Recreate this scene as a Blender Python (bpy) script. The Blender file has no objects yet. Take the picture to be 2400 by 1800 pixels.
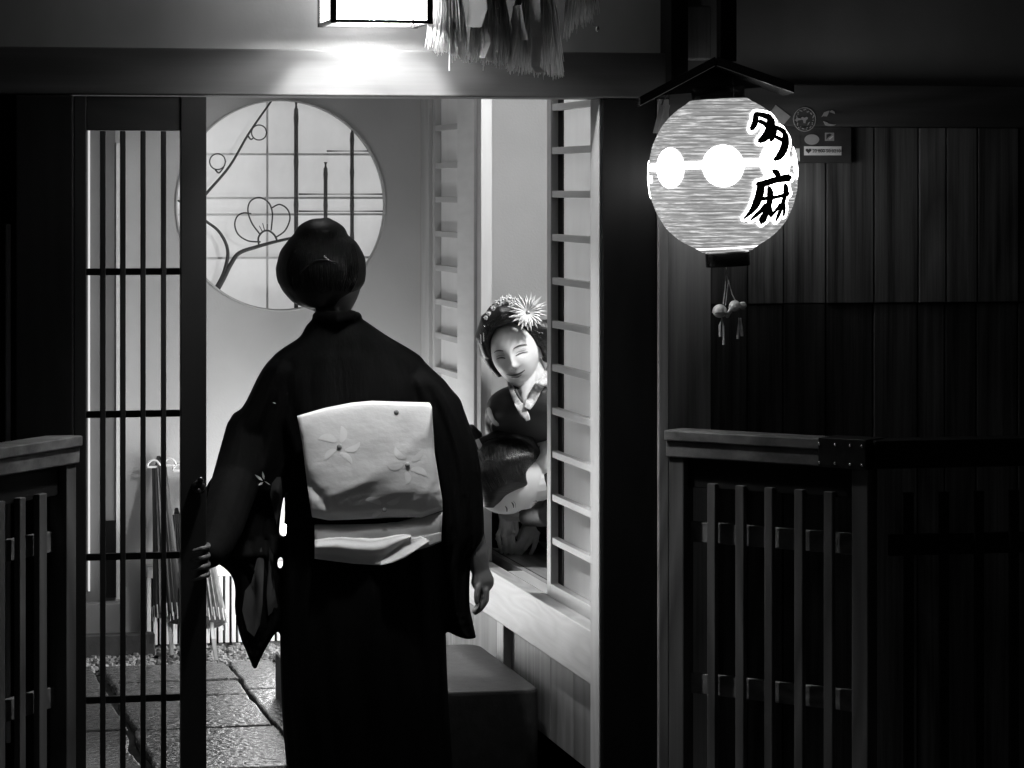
import bpy, bmesh, math, random
from mathutils import Vector, Matrix, noise
from mathutils.bvhtree import BVHTree
random.seed(7)
PI = math.pi
SC = bpy.context.scene
COL = SC.collection
# ---------------------------------------------------------------- camera frame
FPX = 7000.0
YAW = math.radians(12.3)
S, K = math.sin(YAW), math.cos(YAW)
CAM = Vector((-1.524, -6.99, 1.58))
FW = Vector((S, K, 0)); RT = Vector((K, -S, 0)); UP = Vector((0, 0, 1))
def P(px, py, D):
    return CAM + D * (FW + (px - 1200) / FPX * RT + (445 - py) / FPX * UP)
def dy(px, y):
    u = (px - 1200) / FPX
    return (y - CAM.y) / (K - u * S)
def PY(px, py, y=0.0): return P(px, py, dy(px, y))
def PZ(px, py, z): return P(px, py, FPX * (CAM.z - z) / (py - 445))
def PX(px, py, x):
    u = (px - 1200) / FPX
    return P(px, py, (x - CAM.x) / (S + u * K))
def zat(py, D): return CAM.z - (py - 445) * D / FPX
# ---------------------------------------------------------------- materials
MATS = {}
def grey(v): return (v, v, v, 1)
def nmat(name):
    m = bpy.data.materials.new(name); m.use_nodes = True
    MATS[name] = m
    return m, m.node_tree.nodes, m.node_tree.links, m.node_tree.nodes['Principled BSDF']
def mat(name, v, rough=.6, amp=.15, scale=(8, 8, 8), bump=.1, spec=.5, metal=0., coat=0., detail=6, bscale=None, bdist=.002, sheen=0.):
    m, n, l, b = nmat(name)
    tc = n.new('ShaderNodeTexCoord'); mp = n.new('ShaderNodeMapping'); mp.inputs['Scale'].default_value = scale
    l.new(tc.outputs['Object'], mp.inputs['Vector'])
    nz = n.new('ShaderNodeTexNoise'); nz.inputs['Scale'].default_value = 1; nz.inputs['Detail'].default_value = detail
    l.new(mp.outputs[0], nz.inputs['Vector'])
    cr = n.new('ShaderNodeValToRGB')
    cr.color_ramp.elements[0].position = .3; cr.color_ramp.elements[1].position = .7
    cr.color_ramp.elements[0].color = grey(max(v * (1 - amp), 0)); cr.color_ramp.elements[1].color = grey(min(v * (1 + amp), 1))
    l.new(nz.outputs[0], cr.inputs[0]); l.new(cr.outputs[0], b.inputs['Base Color'])
    b.inputs['Roughness'].default_value = rough; b.inputs['Specular IOR Level'].default_value = spec
    b.inputs['Metallic'].default_value = metal; b.inputs['Coat Weight'].default_value = coat
    b.inputs['Sheen Weight'].default_value = sheen
    if bump:
        bp = n.new('ShaderNodeBump'); bp.inputs['Strength'].default_value = bump; bp.inputs['Distance'].default_value = bdist
        src = nz
        if bscale:
            mp2 = n.new('ShaderNodeMapping'); mp2.inputs['Scale'].default_value = bscale
            l.new(tc.outputs['Object'], mp2.inputs['Vector'])
            src = n.new('ShaderNodeTexNoise'); src.inputs['Scale'].default_value = 1; src.inputs['Detail'].default_value = 5
            l.new(mp2.outputs[0], src.inputs['Vector'])
        l.new(src.outputs[0], bp.inputs['Height']); l.new(bp.outputs[0], b.inputs['Normal'])
    return m
def wood(name, v, axis='Z', rough=.5, amp=.35, spec=.4, rings=4., bump=.25, mixv=.35, vary=0):
    """grain runs along axis: long noise streaks mixed with distorted ring bands"""
    m, n, l, b = nmat(name)
    tc = n.new('ShaderNodeTexCoord'); mp = n.new('ShaderNodeMapping')
    sc = [70, 70, 70]; sc['XYZ'.index(axis)] = 1.6
    mp.inputs['Scale'].default_value = sc
    l.new(tc.outputs['Object'], mp.inputs['Vector'])
    nz = n.new('ShaderNodeTexNoise'); nz.inputs['Scale'].default_value = 1; nz.inputs['Detail'].default_value = 8; nz.inputs['Roughness'].default_value = .7
    l.new(mp.outputs[0], nz.inputs['Vector'])
    mp2 = n.new('ShaderNodeMapping'); s2 = [rings] * 3; s2['XYZ'.index(axis)] = rings * .16
    mp2.inputs['Scale'].default_value = s2; l.new(tc.outputs['Object'], mp2.inputs['Vector'])
    wv = n.new('ShaderNodeTexNoise'); wv.inputs['Scale'].default_value = 1; wv.inputs['Detail'].default_value = 1.5
    l.new(mp2.outputs[0], wv.inputs['Vector'])
    ml = n.new('ShaderNodeMath'); ml.operation = 'MULTIPLY'; ml.inputs[1].default_value = 22
    l.new(wv.outputs[0], ml.inputs[0])
    fr = n.new('ShaderNodeMath'); fr.operation = 'PINGPONG'; fr.inputs[1].default_value = 1
    l.new(ml.outputs[0], fr.inputs[0])
    mx = n.new('ShaderNodeMix'); mx.inputs[0].default_value = mixv
    l.new(nz.outputs[0], mx.inputs[2]); l.new(fr.outputs[0], mx.inputs[3])
    cr = n.new('ShaderNodeValToRGB'); cr.color_ramp.elements[0].position = .28; cr.color_ramp.elements[1].position = .75
    cr.color_ramp.elements[0].color = grey(v * (1 - amp)); cr.color_ramp.elements[1].color = grey(min(1, v * (1 + amp * .6)))
    l.new(mx.outputs[0], cr.inputs[0]); l.new(cr.outputs[0], b.inputs['Base Color'])
    if vary:      # every board has a tone of its own
        ge = n.new('ShaderNodeNewGeometry'); mr = n.new('ShaderNodeMapRange'); mr.inputs[3].default_value = 1 - vary; mr.inputs[4].default_value = 1 + vary
        l.new(ge.outputs['Random Per Island'], mr.inputs[0]); vm = n.new('ShaderNodeVectorMath'); vm.operation = 'SCALE'
        l.new(cr.outputs[0], vm.inputs[0]); l.new(mr.outputs[0], vm.inputs['Scale']); l.new(vm.outputs[0], b.inputs['Base Color'])
    b.inputs['Roughness'].default_value = rough; b.inputs['Specular IOR Level'].default_value = spec
    bp = n.new('ShaderNodeBump'); bp.inputs['Strength'].default_value = bump; bp.inputs['Distance'].default_value = .0015
    l.new(mx.outputs[0], bp.inputs['Height']); l.new(bp.outputs[0], b.inputs['Normal'])
    return m
def glow(name, v, e, amp=0., scale=(20, 20, 20), base=.6, lo=.4, hi=.6):
    m, n, l, b = nmat(name)
    b.inputs['Base Color'].default_value = grey(base); b.inputs['Roughness'].default_value = .8
    b.inputs['Emission Strength'].default_value = e
    b.inputs['Emission Color'].default_value = grey(v)
    if amp:
        tc = n.new('ShaderNodeTexCoord'); mp = n.new('ShaderNodeMapping'); mp.inputs['Scale'].default_value = scale
        l.new(tc.outputs['Object'], mp.inputs['Vector'])
        nz = n.new('ShaderNodeTexNoise'); nz.inputs['Scale'].default_value = 1; nz.inputs['Detail'].default_value = 5
        nz.inputs['Roughness'].default_value = .65
        l.new(mp.outputs[0], nz.inputs['Vector'])
        cr = n.new('ShaderNodeValToRGB'); cr.color_ramp.elements[0].position = lo; cr.color_ramp.elements[1].position = hi
        cr.color_ramp.elements[0].color = grey(v); cr.color_ramp.elements[1].color = grey(v + amp)
        l.new(nz.outputs[0], cr.inputs[0]); l.new(cr.outputs[0], b.inputs['Emission Color'])
    return m
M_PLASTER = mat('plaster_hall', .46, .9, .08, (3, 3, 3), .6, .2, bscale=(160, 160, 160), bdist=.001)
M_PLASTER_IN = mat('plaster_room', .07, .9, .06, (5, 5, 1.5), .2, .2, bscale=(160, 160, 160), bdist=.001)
M_PLASTER_OUT = mat('plaster_street', .24, .9, .12, (5, 5, 3), .35, .2, bscale=(120, 120, 120), bdist=.001)
M_DARKX = wood('dark_wood_beam', .062, 'X', .5)
M_DARKZ = wood('dark_wood_upright', .030, 'Z', .55)
M_BLACKZ = wood('black_stained_wood', .005, 'Z', .65, spec=.15)
M_BATTEN = wood('weathered_batten_wood', .24, 'Z', .6)
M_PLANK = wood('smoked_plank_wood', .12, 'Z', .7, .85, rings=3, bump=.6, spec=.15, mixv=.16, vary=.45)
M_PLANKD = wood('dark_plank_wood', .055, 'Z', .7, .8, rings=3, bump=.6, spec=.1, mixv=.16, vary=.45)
M_PLANKB = wood('smoked_board_wood', .32, 'Z', .5, .5, rings=2, bump=.4)
M_FENCE = wood('fence_wood_upright', .058, 'Z', .6, .5)
M_FENCEX = wood('fence_wood_rail', .10, 'X', .55, .5)
M_LATT = wood('lattice_wood', .012, 'Z', .5)
M_LATTX = wood('lattice_rail_wood', .012, 'X', .5)
M_SHOJI = wood('shoji_frame_wood', .50, 'Z', .45, .12)
M_SHOJIY = wood('shoji_bar_wood', .52, 'Y', .45, .12)
M_BEAM = wood('pale_step_beam_wood', .50, 'Y', .42, .22, rings=9)
M_SKIRT = wood('skirting_board_wood', .18, 'Z', .5, .4, vary=.15)
M_FLOORW = wood('polished_floor_boards', .45, 'Y', .22, .25)
M_PAPER = mat('shoji_paper', .85, .9, .08, (12, 12, 3), .1, .1)
_n = M_PAPER.node_tree.nodes; _l = M_PAPER.node_tree.links; _t = _n.new('ShaderNodeBsdfTranslucent'); _t.inputs[0].default_value = grey(.8)
_m = _n.new('ShaderNodeMixShader'); _m.inputs[0].default_value = .45; _l.new(_n['Principled BSDF'].outputs[0], _m.inputs[1]); _l.new(_t.outputs[0], _m.inputs[2]); _l.new(_m.outputs[0], _n['Material Output'].inputs[0])
M_TATAMI = mat('dark_matting', .05, .8, .2, (100, 4, 40), .3)
M_CEIL = wood('ceiling_boards', .15, 'Y', .6)
M_WHITE = mat('pale_painted_wood', .75, .5, .05, (5, 5, 40), .1)
M_GREYP = mat('grey_panel', .17, .7, .12, (4, 4, 4), .15)
M_STONE = mat('rough_granite', .125, .24, .30, (45, 45, 45), .9, .6, bscale=(55, 55, 55), bdist=.012)
M_STEPST = mat('smooth_step_stone', .065, .55, .2, (30, 30, 30), .5, .4, bscale=(90, 90, 90), bdist=.003)
M_GRAVEL = mat('gravel_pebble', .22, .5, .5, (35, 35, 35), .3)
M_GROUND = mat('street_paving', .08, .6, .3, (9, 9, 9), .5, bscale=(60, 60, 60), bdist=.004)
M_EARTH = mat('joint_mortar', .05, .8, .3, (30, 30, 30), .5)
M_IRON = mat('black_iron', .03, .35, .2, (50, 50, 50), .3, .5, metal=.6)
M_BAMBOO = wood('smoked_bamboo', .12, 'Z', .35, .3)
M_WIRE = mat('rattan_rod', .055, .5, .2, (40, 40, 40), .1)
M_BARSHADOW = wood('bar_shadow_wood', .72, 'Z', .6, .1)
M_WINPAPER = glow('lit_window_paper', .34, 1., .07, (14, 3, 9), base=.5, lo=.3, hi=.7)
M_LAMPP = glow('box_lamp_paper', 1., 6.5)
M_LAMPB = glow('bulb_glass', 1., 3000.)
M_LAMPB2 = glow('added_bulb_glass', 1., 650.)
M_FLAMP = glow('floor_lamp_paper', 1., 13.)
M_CEILLAMP = glow('ceiling_lamp_glass', 1., 13.)
M_CHO = glow('lantern_paper_skin', .31, 1., .60, (16, 16, 300), base=.2, lo=.50, hi=.64)
_n = M_CHO.node_tree.nodes; _l = M_CHO.node_tree.links; _tc = _n.new('ShaderNodeTexCoord'); _sp = _n.new('ShaderNodeSeparateXYZ'); _l.new(_tc.outputs['Object'], _sp.inputs[0])
_a = _n.new('ShaderNodeMath'); _a.operation = 'MULTIPLY'; _a.inputs[1].default_value = 2 * PI / .0086; _l.new(_sp.outputs[2], _a.inputs[0])
_b = _n.new('ShaderNodeMath'); _b.operation = 'SINE'; _l.new(_a.outputs[0], _b.inputs[0])
_c = _n.new('ShaderNodeMapRange'); _c.inputs[1].default_value = .2; _c.inputs[2].default_value = 1; _c.inputs[3].default_value = 1; _c.inputs[4].default_value = .55; _l.new(_b.outputs[0], _c.inputs[0]); _l.new(_c.outputs[0], _n['Principled BSDF'].inputs['Emission Strength'])
M_CHOW = glow('lantern_white_paint', 1., 8.)
M_CHOW2 = glow('lantern_bottom_glow', 1., 3.)
M_INK = mat('black_ink', .02, .7, .1, (30, 30, 30), 0)
M_LACQ = mat('black_lacquer', .008, .25, .1, (10, 10, 10), 0, .5)
M_STRAW = mat('rice_straw', .75, .7, .3, (60, 60, 6), .2)
M_SHIDE = mat('folded_white_paper', .80, .8, .05, (10, 10, 10), .05)
M_CORD = mat('pale_cord', .85, .7, .2, (90, 90, 90), .3)
M_CABLE = mat('black_cable', .02, .5, .1, (30, 30, 30), 0)
M_SKIN = mat('skin', .42, .5, .05, (30, 30, 30), .05, .4)
M_SKINW = mat('powdered_skin', .78, .45, .03, (20, 20, 20), .03, .35)
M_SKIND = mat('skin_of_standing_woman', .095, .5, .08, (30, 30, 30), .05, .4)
M_HAIR = mat('black_hair', .0035, .5, .5, (260, 260, 8), .4, .18, bscale=(420, 420, 12), bdist=.0015)
M_HAIRL = mat('brushed_black_hair', .007, .34, .8, (10, 10, 500), .9, .5, bscale=(14, 14, 420), bdist=.002)
M_HAIRX = mat('combed_black_hair', .012, .34, .8, (330, 330, 14), .9, .6, bscale=(420, 420, 12), bdist=.002)
M_STRAND = mat('glossy_hair_strand', .018, .25, .5, (30, 30, 30), 0, .9)
M_KIMONO = mat('black_silk_gauze', .0024, .8, .35, (25, 25, 6), .3, .06, bscale=(26, 26, 4), bdist=.02)
M_KIMONO2 = mat('dark_patterned_silk', .028, .55, .3, (14, 14, 14), .2, .4)
M_LINING = mat('sheer_grey_lining', .05, .8, .25, (40, 40, 12), .3, .2)
M_OBI = mat('ivory_silk_obi', .72, .55, .04, (9, 9, 9), .35, .4, bscale=(10, 10, 16), bdist=.012)
M_OBIP = mat('obi_petal_thread', .86, .6, .05, (30, 30, 30), .1)
M_OBIK = mat('obi_berry_thread', .30, .6, .1, (90, 90, 90), .3)
M_EMBR = mat('pale_embroidery', .55, .7, .1, (60, 60, 60), .2)
M_COLLAR = mat('patterned_collar_silk', .60, .6, .35, (95, 95, 95), .1, detail=2)
M_MOTIF = mat('dyed_white_pattern', .42, .6, .1, (60, 60, 60), .1)
M_FLOWER = mat('silk_flower_petal', .62, .6, .1, (40, 40, 40), .1)
M_SILVER = mat('silver_ornament', .8, .25, .1, (30, 30, 30), 0, .6, metal=.9)
M_LIP = mat('lip_rouge', .07, .4, .1, (30, 30, 30), 0)
M_BROW = mat('brow_pencil', .09, .7, .1, (30, 30, 30), 0)
M_BROW2 = mat('soft_face_line', .28, .7, .1, (30, 30, 30), 0)
M_UMB = mat('oiled_umbrella_paper', .045, .45, .4, (60, 60, 4), .5, .5)
M_UMB2 = mat('grey_umbrella_paper', .16, .5, .4, (90, 90, 4), .5, .5)
M_BAMBP = wood('pale_bamboo_stick', .75, 'Z', .4, .1)
M_STBOARD = mat('dark_notice_board', .035, .6, .3, (20, 20, 20), .2)
M_STK = mat('grey_sticker_vinyl', .30, .5, .1, (60, 60, 60), 0)
M_STKW = mat('white_sticker_vinyl', .62, .5, .08, (60, 60, 60), 0)
M_BELL = mat('pale_bell_glaze', .85, .3, .15, (40, 40, 40), .1, .6)
# ---------------------------------------------------------------- mesh builder
def frame_of(d):
    d = d.normalized()
    a = Vector((0, 0, 1)) if abs(d.z) < .95 else Vector((1, 0, 0))
    x = d.cross(a).normalized(); return x, x.cross(d).normalized()
class MB:
    def __init__(s): s.v = []; s.f = []; s.m = []; s.mi = 0; s.smooth = []; s.sm = False
    def add(s, vs, fs):
        o = len(s.v); s.v += [Vector(v) for v in vs]
        for f in fs: s.f.append([i + o for i in f]); s.m.append(s.mi); s.smooth.append(s.sm)
        return s
    def hexa(s, p):   # 8 corners: bottom 4 ccw, top 4 ccw
        return s.add(p, [(3, 2, 1, 0), (4, 5, 6, 7), (0, 1, 5, 4), (1, 2, 6, 5), (2, 3, 7, 6), (3, 0, 4, 7)])
    def box(s, x0, x1, y0, y1, z0, z1):
        return s.hexa([(x0, y0, z0), (x1, y0, z0), (x1, y1, z0), (x0, y1, z0), (x0, y0, z1), (x1, y0, z1), (x1, y1, z1), (x0, y1, z1)])
    def obox(s, c, ax, ay, az, hx, hy, hz):
        c = Vector(c); q = []
        for k in (-1, 1):
            for i, j in ((-1, -1), (1, -1), (1, 1), (-1, 1)): q.append(c + ax * hx * i + ay * hy * j + az * hz * k)
        return s.hexa(q)
    def bar(s, p0, p1, w, h, side=None):
        p0, p1 = Vector(p0), Vector(p1); d = (p1 - p0); L = d.length; d.normalize()
        if side is None: x, y = frame_of(d)
        else: x = Vector(side).normalized(); y = d.cross(x).normalized()
        return s.obox((p0 + p1) / 2, x, y, d, w / 2, h / 2, L / 2)
    def rings(s, R, cap=True, closed=True):
        n = len(R[0]); o = len(s.v); s.v += [Vector(p) for r in R for p in r]
        for i in range(len(R) - 1):
            for j in range(n if closed else n - 1):
                a = o + i * n + j; b = o + i * n + (j + 1) % n
                s.f.append([a, b, b + n, a + n]); s.m.append(s.mi); s.smooth.append(s.sm)
        if cap and closed:
            for r, rev in ((0, True), (len(R) - 1, False)):
                q = [o + r * n + j for j in range(n)]
                s.f.append(q[::-1] if rev else q); s.m.append(s.mi); s.smooth.append(s.sm)
        return s
    def tube(s, pts, rad, n=8, round_ends=False):
        pts = [Vector(p) for p in pts]
        if not hasattr(rad, '__len__'): rad = [rad] * len(pts)
        rad = list(rad)
        if round_ends:
            d0 = (pts[0] - pts[1]).normalized(); d1 = (pts[-1] - pts[-2]).normalized()
            a, b = [], []
            for t in (.98, .8, .5): a.append((pts[0] + d0 * rad[0] * t, rad[0] * math.sqrt(1 - t * t)))
            for t in (.5, .8, .98): b.append((pts[-1] + d1 * rad[-1] * t, rad[-1] * math.sqrt(1 - t * t)))
            pts = [p for p, _ in a] + pts + [p for p, _ in b]; rad = [r for _, r in a] + rad + [r for _, r in b]
        R = []; x = None
        for i, p in enumerate(pts):
            d = (pts[min(i + 1, len(pts) - 1)] - pts[max(i - 1, 0)]).normalized()
            if x is None: x, y = frame_of(d)
            else: x = (x - d * x.dot(d)).normalized(); y = d.cross(x)
            R.append([p + (x * math.cos(2 * PI * j / n) + y * math.sin(2 * PI * j / n)) * rad[i] for j in range(n)])
        return s.rings(R)
    def ell(s, c, r, A=None, nu=24, nv=16, fn=None):
        c = Vector(c); A = A or (Vector((1, 0, 0)), Vector((0, 1, 0)), Vector((0, 0, 1))); R = []
        for i in range(nv + 1):
            th = PI * (i + .02) / (nv + .04); ring = []
            for j in range(nu):
                ph = 2 * PI * j / nu
                q = Vector((r[0] * math.sin(th) * math.cos(ph), r[1] * math.sin(th) * math.sin(ph), -r[2] * math.cos(th)))
                if fn: q = fn(q)
                ring.append(c + A[0] * q.x + A[1] * q.y + A[2] * q.z)
            R.append(ring)
        return s.rings(R)
    def prism(s, poly, off):    # flat polygon extruded by off
        n = len(poly); poly = [Vector(p) for p in poly]; off = Vector(off)
        return s.add(poly + [p + off for p in poly], [list(range(n))[::-1], [n + i for i in range(n)]] + [[i, (i + 1) % n, n + (i + 1) % n, n + i] for i in range(n)])
    def lathe(s, c, prof, A=None, n=32):
        A = A or (Vector((1, 0, 0)), Vector((0, 1, 0)), Vector((0, 0, 1))); c = Vector(c)
        return s.rings([[c + A[2] * z + (A[0] * math.cos(2 * PI * j / n) + A[1] * math.sin(2 * PI * j / n)) * r for j in range(n)] for r, z in prof])
    def build(s, name, mats, parent=None, bevel=0, subd=0, remesh=0, smooth_it=0, origin=None):
        me = bpy.data.meshes.new(name)
        if not isinstance(mats, (list, tuple)): mats = [mats]
        if parent is not None: origin = wloc(parent)
        if origin is None:
            xs = [v.x for v in s.v]; ys = [v.y for v in s.v]; zs = [v.z for v in s.v]
            origin = Vector(((min(xs) + max(xs)) / 2, (min(ys) + max(ys)) / 2, min(zs)))
        me.from_pydata([v - origin for v in s.v], [], s.f)
        for m in mats: me.materials.append(m)
        for p, mi, sm in zip(me.polygons, s.m, s.smooth): p.material_index = mi; p.use_smooth = sm
        me.update()
        bm = bmesh.new(); bm.from_mesh(me); bmesh.ops.recalc_face_normals(bm, faces=bm.faces); bm.to_mesh(me); bm.free()
        o = bpy.data.objects.new(name, me); COL.objects.link(o)
        if parent is not None:
            o.parent = parent; o.location = (0, 0, 0)
            ORG[o.name] = origin
        else:
            o.location = origin; ORG[o.name] = origin
        if remesh:
            r = o.modifiers.new('r', 'REMESH'); r.mode = 'VOXEL'; r.voxel_size = remesh; r.use_smooth_shade = True
        if smooth_it:
            q = o.modifiers.new('s', 'SMOOTH'); q.factor = .5; q.iterations = smooth_it
        if subd:
            q = o.modifiers.new('d', 'SUBSURF'); q.levels = subd; q.render_levels = subd
        if bevel:
            q = o.modifiers.new('b', 'BEVEL'); q.width = bevel; q.segments = 2; q.limit_method = 'ANGLE'
        return o
ORG = {}; KBV = {}
def wloc(o): return ORG[o.name]
def tag(o, label=None, cat=None, group=None, kind=None):
    if label: o['label'] = label
    if cat: o['category'] = cat
    if group: o['group'] = group
    if kind: o['kind'] = kind
    return o
def empty(name, loc, label, cat, group=None):
    o = bpy.data.objects.new(name, None); COL.objects.link(o); o.location = loc; o.empty_display_size = .1
    ORG[o.name] = Vector(loc); return tag(o, label, cat, group)
def boxo(name, m, b, parent=None, bevel=.002): return MB().box(*b).build(name, m, parent, bevel=bevel)
def shrink(o, target, off=.002):
    q = o.modifiers.new('w', 'SHRINKWRAP'); q.target = target; q.wrap_method = 'NEAREST_SURFACEPOINT'; q.wrap_mode = 'ABOVE_SURFACE'; q.offset = off

# ================================================================ KEY PLANES
XW = .2224                      # face of the hall's right side
YB = 2.43                       # back wall of the hall
ZH = .15                        # hall floor
ZR = .50                        # raised floor
def facX(px, y=0.): return PY(px, 900, y).x
def sideY(px, x=XW): return PX(px, 900, x).y
X_POST0, X_POST1 = XW, facX(1540)
X_BAT = facX(1566); X_BOARD = facX(1664, .03)
Z_LT0 = PY(960, 227).z; Z_LT1 = PY(960, 118).z
X_DL = facX(172)                # left edge of the doorway
# ================================================================ SETTING
st = MB().box(-9, 9, -12, .16, -.2, 0).build('street', M_GROUND); tag(st, 'dark street paving in front of the doorway', kind='structure')
MB().box(-1.9, -.32, .16, YB + .05, -.1, ZH - .03).box(-.318, XW + .03, .9, YB + .05, -.1, ZH - .03).box(-.318, XW + .03, .16, .898, -.1, .01).build('hall_subfloor', M_EARTH)['kind'] = 'structure'
# stone slabs of the hall floor
def floor_line(px, py): return PZ(px, py, ZH)
xj = floor_line(600, 1640).x; xj2 = floor_line(318, 1720).x
slab = MB()
def slabq(x0, x1, y0, y1, j=.008):
    g = .007
    r = lambda: random.uniform(-j, j)
    a = [(x0 + g + r(), y0 + g + r()), (x1 - g + r(), y0 + g + r()), (x1 - g + r(), y1 - g + r()), (x0 + g + r(), y1 - g + r())]
    # subdivided edges so that the joints wander
    pts = []
    for i in range(4):
        p, q = Vector((*a[i], 0)), Vector((*a[(i + 1) % 4], 0))
        for k in range(6):
            t = k / 6; w = p.lerp(q, t); d = (q - p).normalized(); nn = Vector((-d.y, d.x, 0))
            pts.append(w + nn * (noise.noise(w * 9) * .010 if k else 0))
    h = random.uniform(-.003, .003)
    slab.prism([Vector((p.x, p.y, ZH - .035)) for p in pts], (0, 0, .035 + h))
yr = [floor_line(520, t).y for t in (1790, 1702, 1626, 1592, 1553)]
rowsL = [.17, .36] + yr
for i in range(len(rowsL) - 1): slabq(xj2, xj, rowsL[i], rowsL[i + 1])
rowsR = [.17, .5, .82, floor_line(610, 1612).y, floor_line(610, 1545).y]
XSP = facX(880)
for i in range(len(rowsR) - 1): slabq(xj, XSP if rowsR[i + 1] < 1.0 else XW + .02, rowsR[i], rowsR[i + 1])
for a, b in ((.17, .6), (.6, yr[1]), (yr[1], yr[2]), (yr[2], yr[4] - .02), (yr[4] - .02, floor_line(300, 1512).y)): slabq(xj2 - .75, xj2 - .02, a, b, .014)
so = slab.build('stone_floor', M_STONE, bevel=.006); tag(so, 'wet rough granite slabs with dark joints inside the doorway', kind='structure')
YG = yr[4] + .01
# ---- gravel bed
g = MB()
for i in range(2600):
    x = random.uniform(-1.12, XW + .0); y = random.uniform(YG + (.0 if x < xj else .02), YB - .005); r = random.uniform(.006, .015)
    z = ZH - .028 + random.uniform(0, .022); o = len(g.v)
    n = 6; a0 = random.random() * 6; sq = random.uniform(.5, .9)
    top = [(x + r * .6 * math.cos(a0 + k * 2 * PI / n), y + r * .6 * math.sin(a0 + k * 2 * PI / n), z + r * sq) for k in range(n)]
    mid = [(x + r * random.uniform(.8, 1.15) * math.cos(a0 + k * 2 * PI / n), y + r * random.uniform(.8, 1.1) * math.sin(a0 + k * 2 * PI / n), z) for k in range(n)]
    g.add(mid + top, [[k, (k + 1) % n, n + (k + 1) % n, n + k] for k in range(n)] + [[n + k for k in range(n)]])
tag(g.build('gravel', M_GRAVEL), 'dark pebbles along the foot of the back wall', kind='stuff')
# ================================================================ TOWNHOUSE SHELL
house = empty('townhouse', (0, 0, 0), 'dark timber townhouse front with an open lit doorway', 'building')
lintel = boxo('lintel', M_DARKX, (-3.4, X_BAT + .001, 0, .14, Z_LT0, Z_LT1), house, .004)
boxo('lintel', M_DARKX, (X_BAT + .003, 3.6, .012, .14, PY(1900, 296, .0).z, PY(1900, 196, .0).z), house, .004)
boxo('upper_wall', M_PLASTER_OUT, (-3.4, 3.6, .055, .13, min(Z_LT1, PY(1900, 196).z) + .001 + .0, 3.2), house, 0)
boxo('post', M_BLACKZ, (X_POST0, X_POST1, 0, .10, 0, Z_LT0 - .001), house, .004)
boxo('jamb', M_SHOJI, (XW - .001 - .004, XW - .001, .012, .098, 0.02, Z_LT0 - .001), house, .001)
boxo('batten', M_BATTEN, (X_POST1 + .001, X_BAT, -.010, .06, 0, Z_LT0 - .001), house, .003)
boxo('board', M_PLANKB, (X_BAT + .001, X_BOARD, .02, .07, 0, PY(1620, 297, .02).z - .001), house, .003)
pl = MB(); x = X_BOARD + .002
while x < 3.5:
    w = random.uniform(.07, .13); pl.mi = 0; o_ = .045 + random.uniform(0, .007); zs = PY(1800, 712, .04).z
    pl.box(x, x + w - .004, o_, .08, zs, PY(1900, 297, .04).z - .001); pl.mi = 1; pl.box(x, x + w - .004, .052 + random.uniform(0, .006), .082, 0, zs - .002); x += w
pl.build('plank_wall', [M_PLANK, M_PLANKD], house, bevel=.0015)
boxo('post', M_BLACKZ, (facX(35), X_DL, -.005, .10, 0, Z_LT0 - .002), house, .004)
boxo('post', M_BLACKZ, (-3.3, -3.1, -.01, .10, 0, Z_LT0 - .002), house, .004)
pl = MB(); x = -3.4
while x < facX(33) - .15:
    w = random.uniform(.11, .16); pl.box(x, x + w - .003, .045 + random.uniform(0, .006), .08, 0, Z_LT0 - .002); x += w
pl.box(x, facX(35) - .001, .045, .08, 0, Z_LT0 - .002)
pl.build('plank_wall', M_BLACKZ, house, bevel=.0015)
boxo('batten', M_PLANKB, (facX(14), facX(26), .01, .044, .3, Z_LT0 - .3), house, .002)
eav = MB()
for i in range(12): eav.box(-3.4 + i * .6, -3.35 + i * .6, -.8, .05, 2.52, 2.58)
eav.box(-3.4, 3.6, -.85, .055, 2.585, 2.61)
eav.build('eave', M_DARKZ, house)
# ================================================================ ENTRANCE HALL
hall = empty('entrance_hall', (-.6, 1.3, ZH), 'plastered entrance hall behind the lattice door, lit from inside', 'hall')
# back wall with round opening
cw = PY(660, 481, YB); RC = .334
wall = MB(); N = 96; wx0, wx1, wz0, wz1 = -1.9, XW + .5, ZH - .1, 2.5
circ, outr = [], []
for i in range(N):
    a = 2 * PI * i / N; d = Vector((math.cos(a), 0, math.sin(a)))
    circ.append(Vector((cw.x, YB, cw.z)) + d * RC)
    t = min([(wx1 - cw.x) / d.x if d.x > 1e-6 else 9, (wx0 - cw.x) / d.x if d.x < -1e-6 else 9, (wz1 - cw.z) / d.z if d.z > 1e-6 else 9, (wz0 - cw.z) / d.z if d.z < -1e-6 else 9])
    outr.append(Vector((cw.x, YB, cw.z)) + d * t)
wall.rings([outr, circ, [c + Vector((0, .035, 0)) for c in circ]], cap=False)
wall.build('wall', M_PLASTER, hall)
rim = MB(); rim.sm = True
rim.rings([[Vector((cw.x, 0, cw.z)) + Vector((math.cos(2 * PI * i / N), 0, math.sin(2 * PI * i / N))) * (RC + a) + Vector((0, YB + b, 0)) for i in range(N)] for a, b in ((.0, .03), (-.003, .03), (-.003, -.004), (.004, -.004), (.004, .0))], cap=False)
rim.build('rim', M_PLASTER, hall)
boxo('wall', M_PLASTER, (-1.9, -1.86, .11, YB - .001, ZH - .1, 2.5), hall, 0)
boxo('ceiling', M_CEIL, (-1.95, XW + .05, .142, YB + .3, 2.5, 2.53), hall, 0)
boxo('wall', M_PLASTER, (-1.9, X_DL - .001, .101, .12, ZH - .1, 2.5), hall, 0)
boxo('wall', M_PLASTER, (X_DL - .001, XW + .05, .143, .155, Z_LT0 + .03, 2.5), hall, 0)
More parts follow.
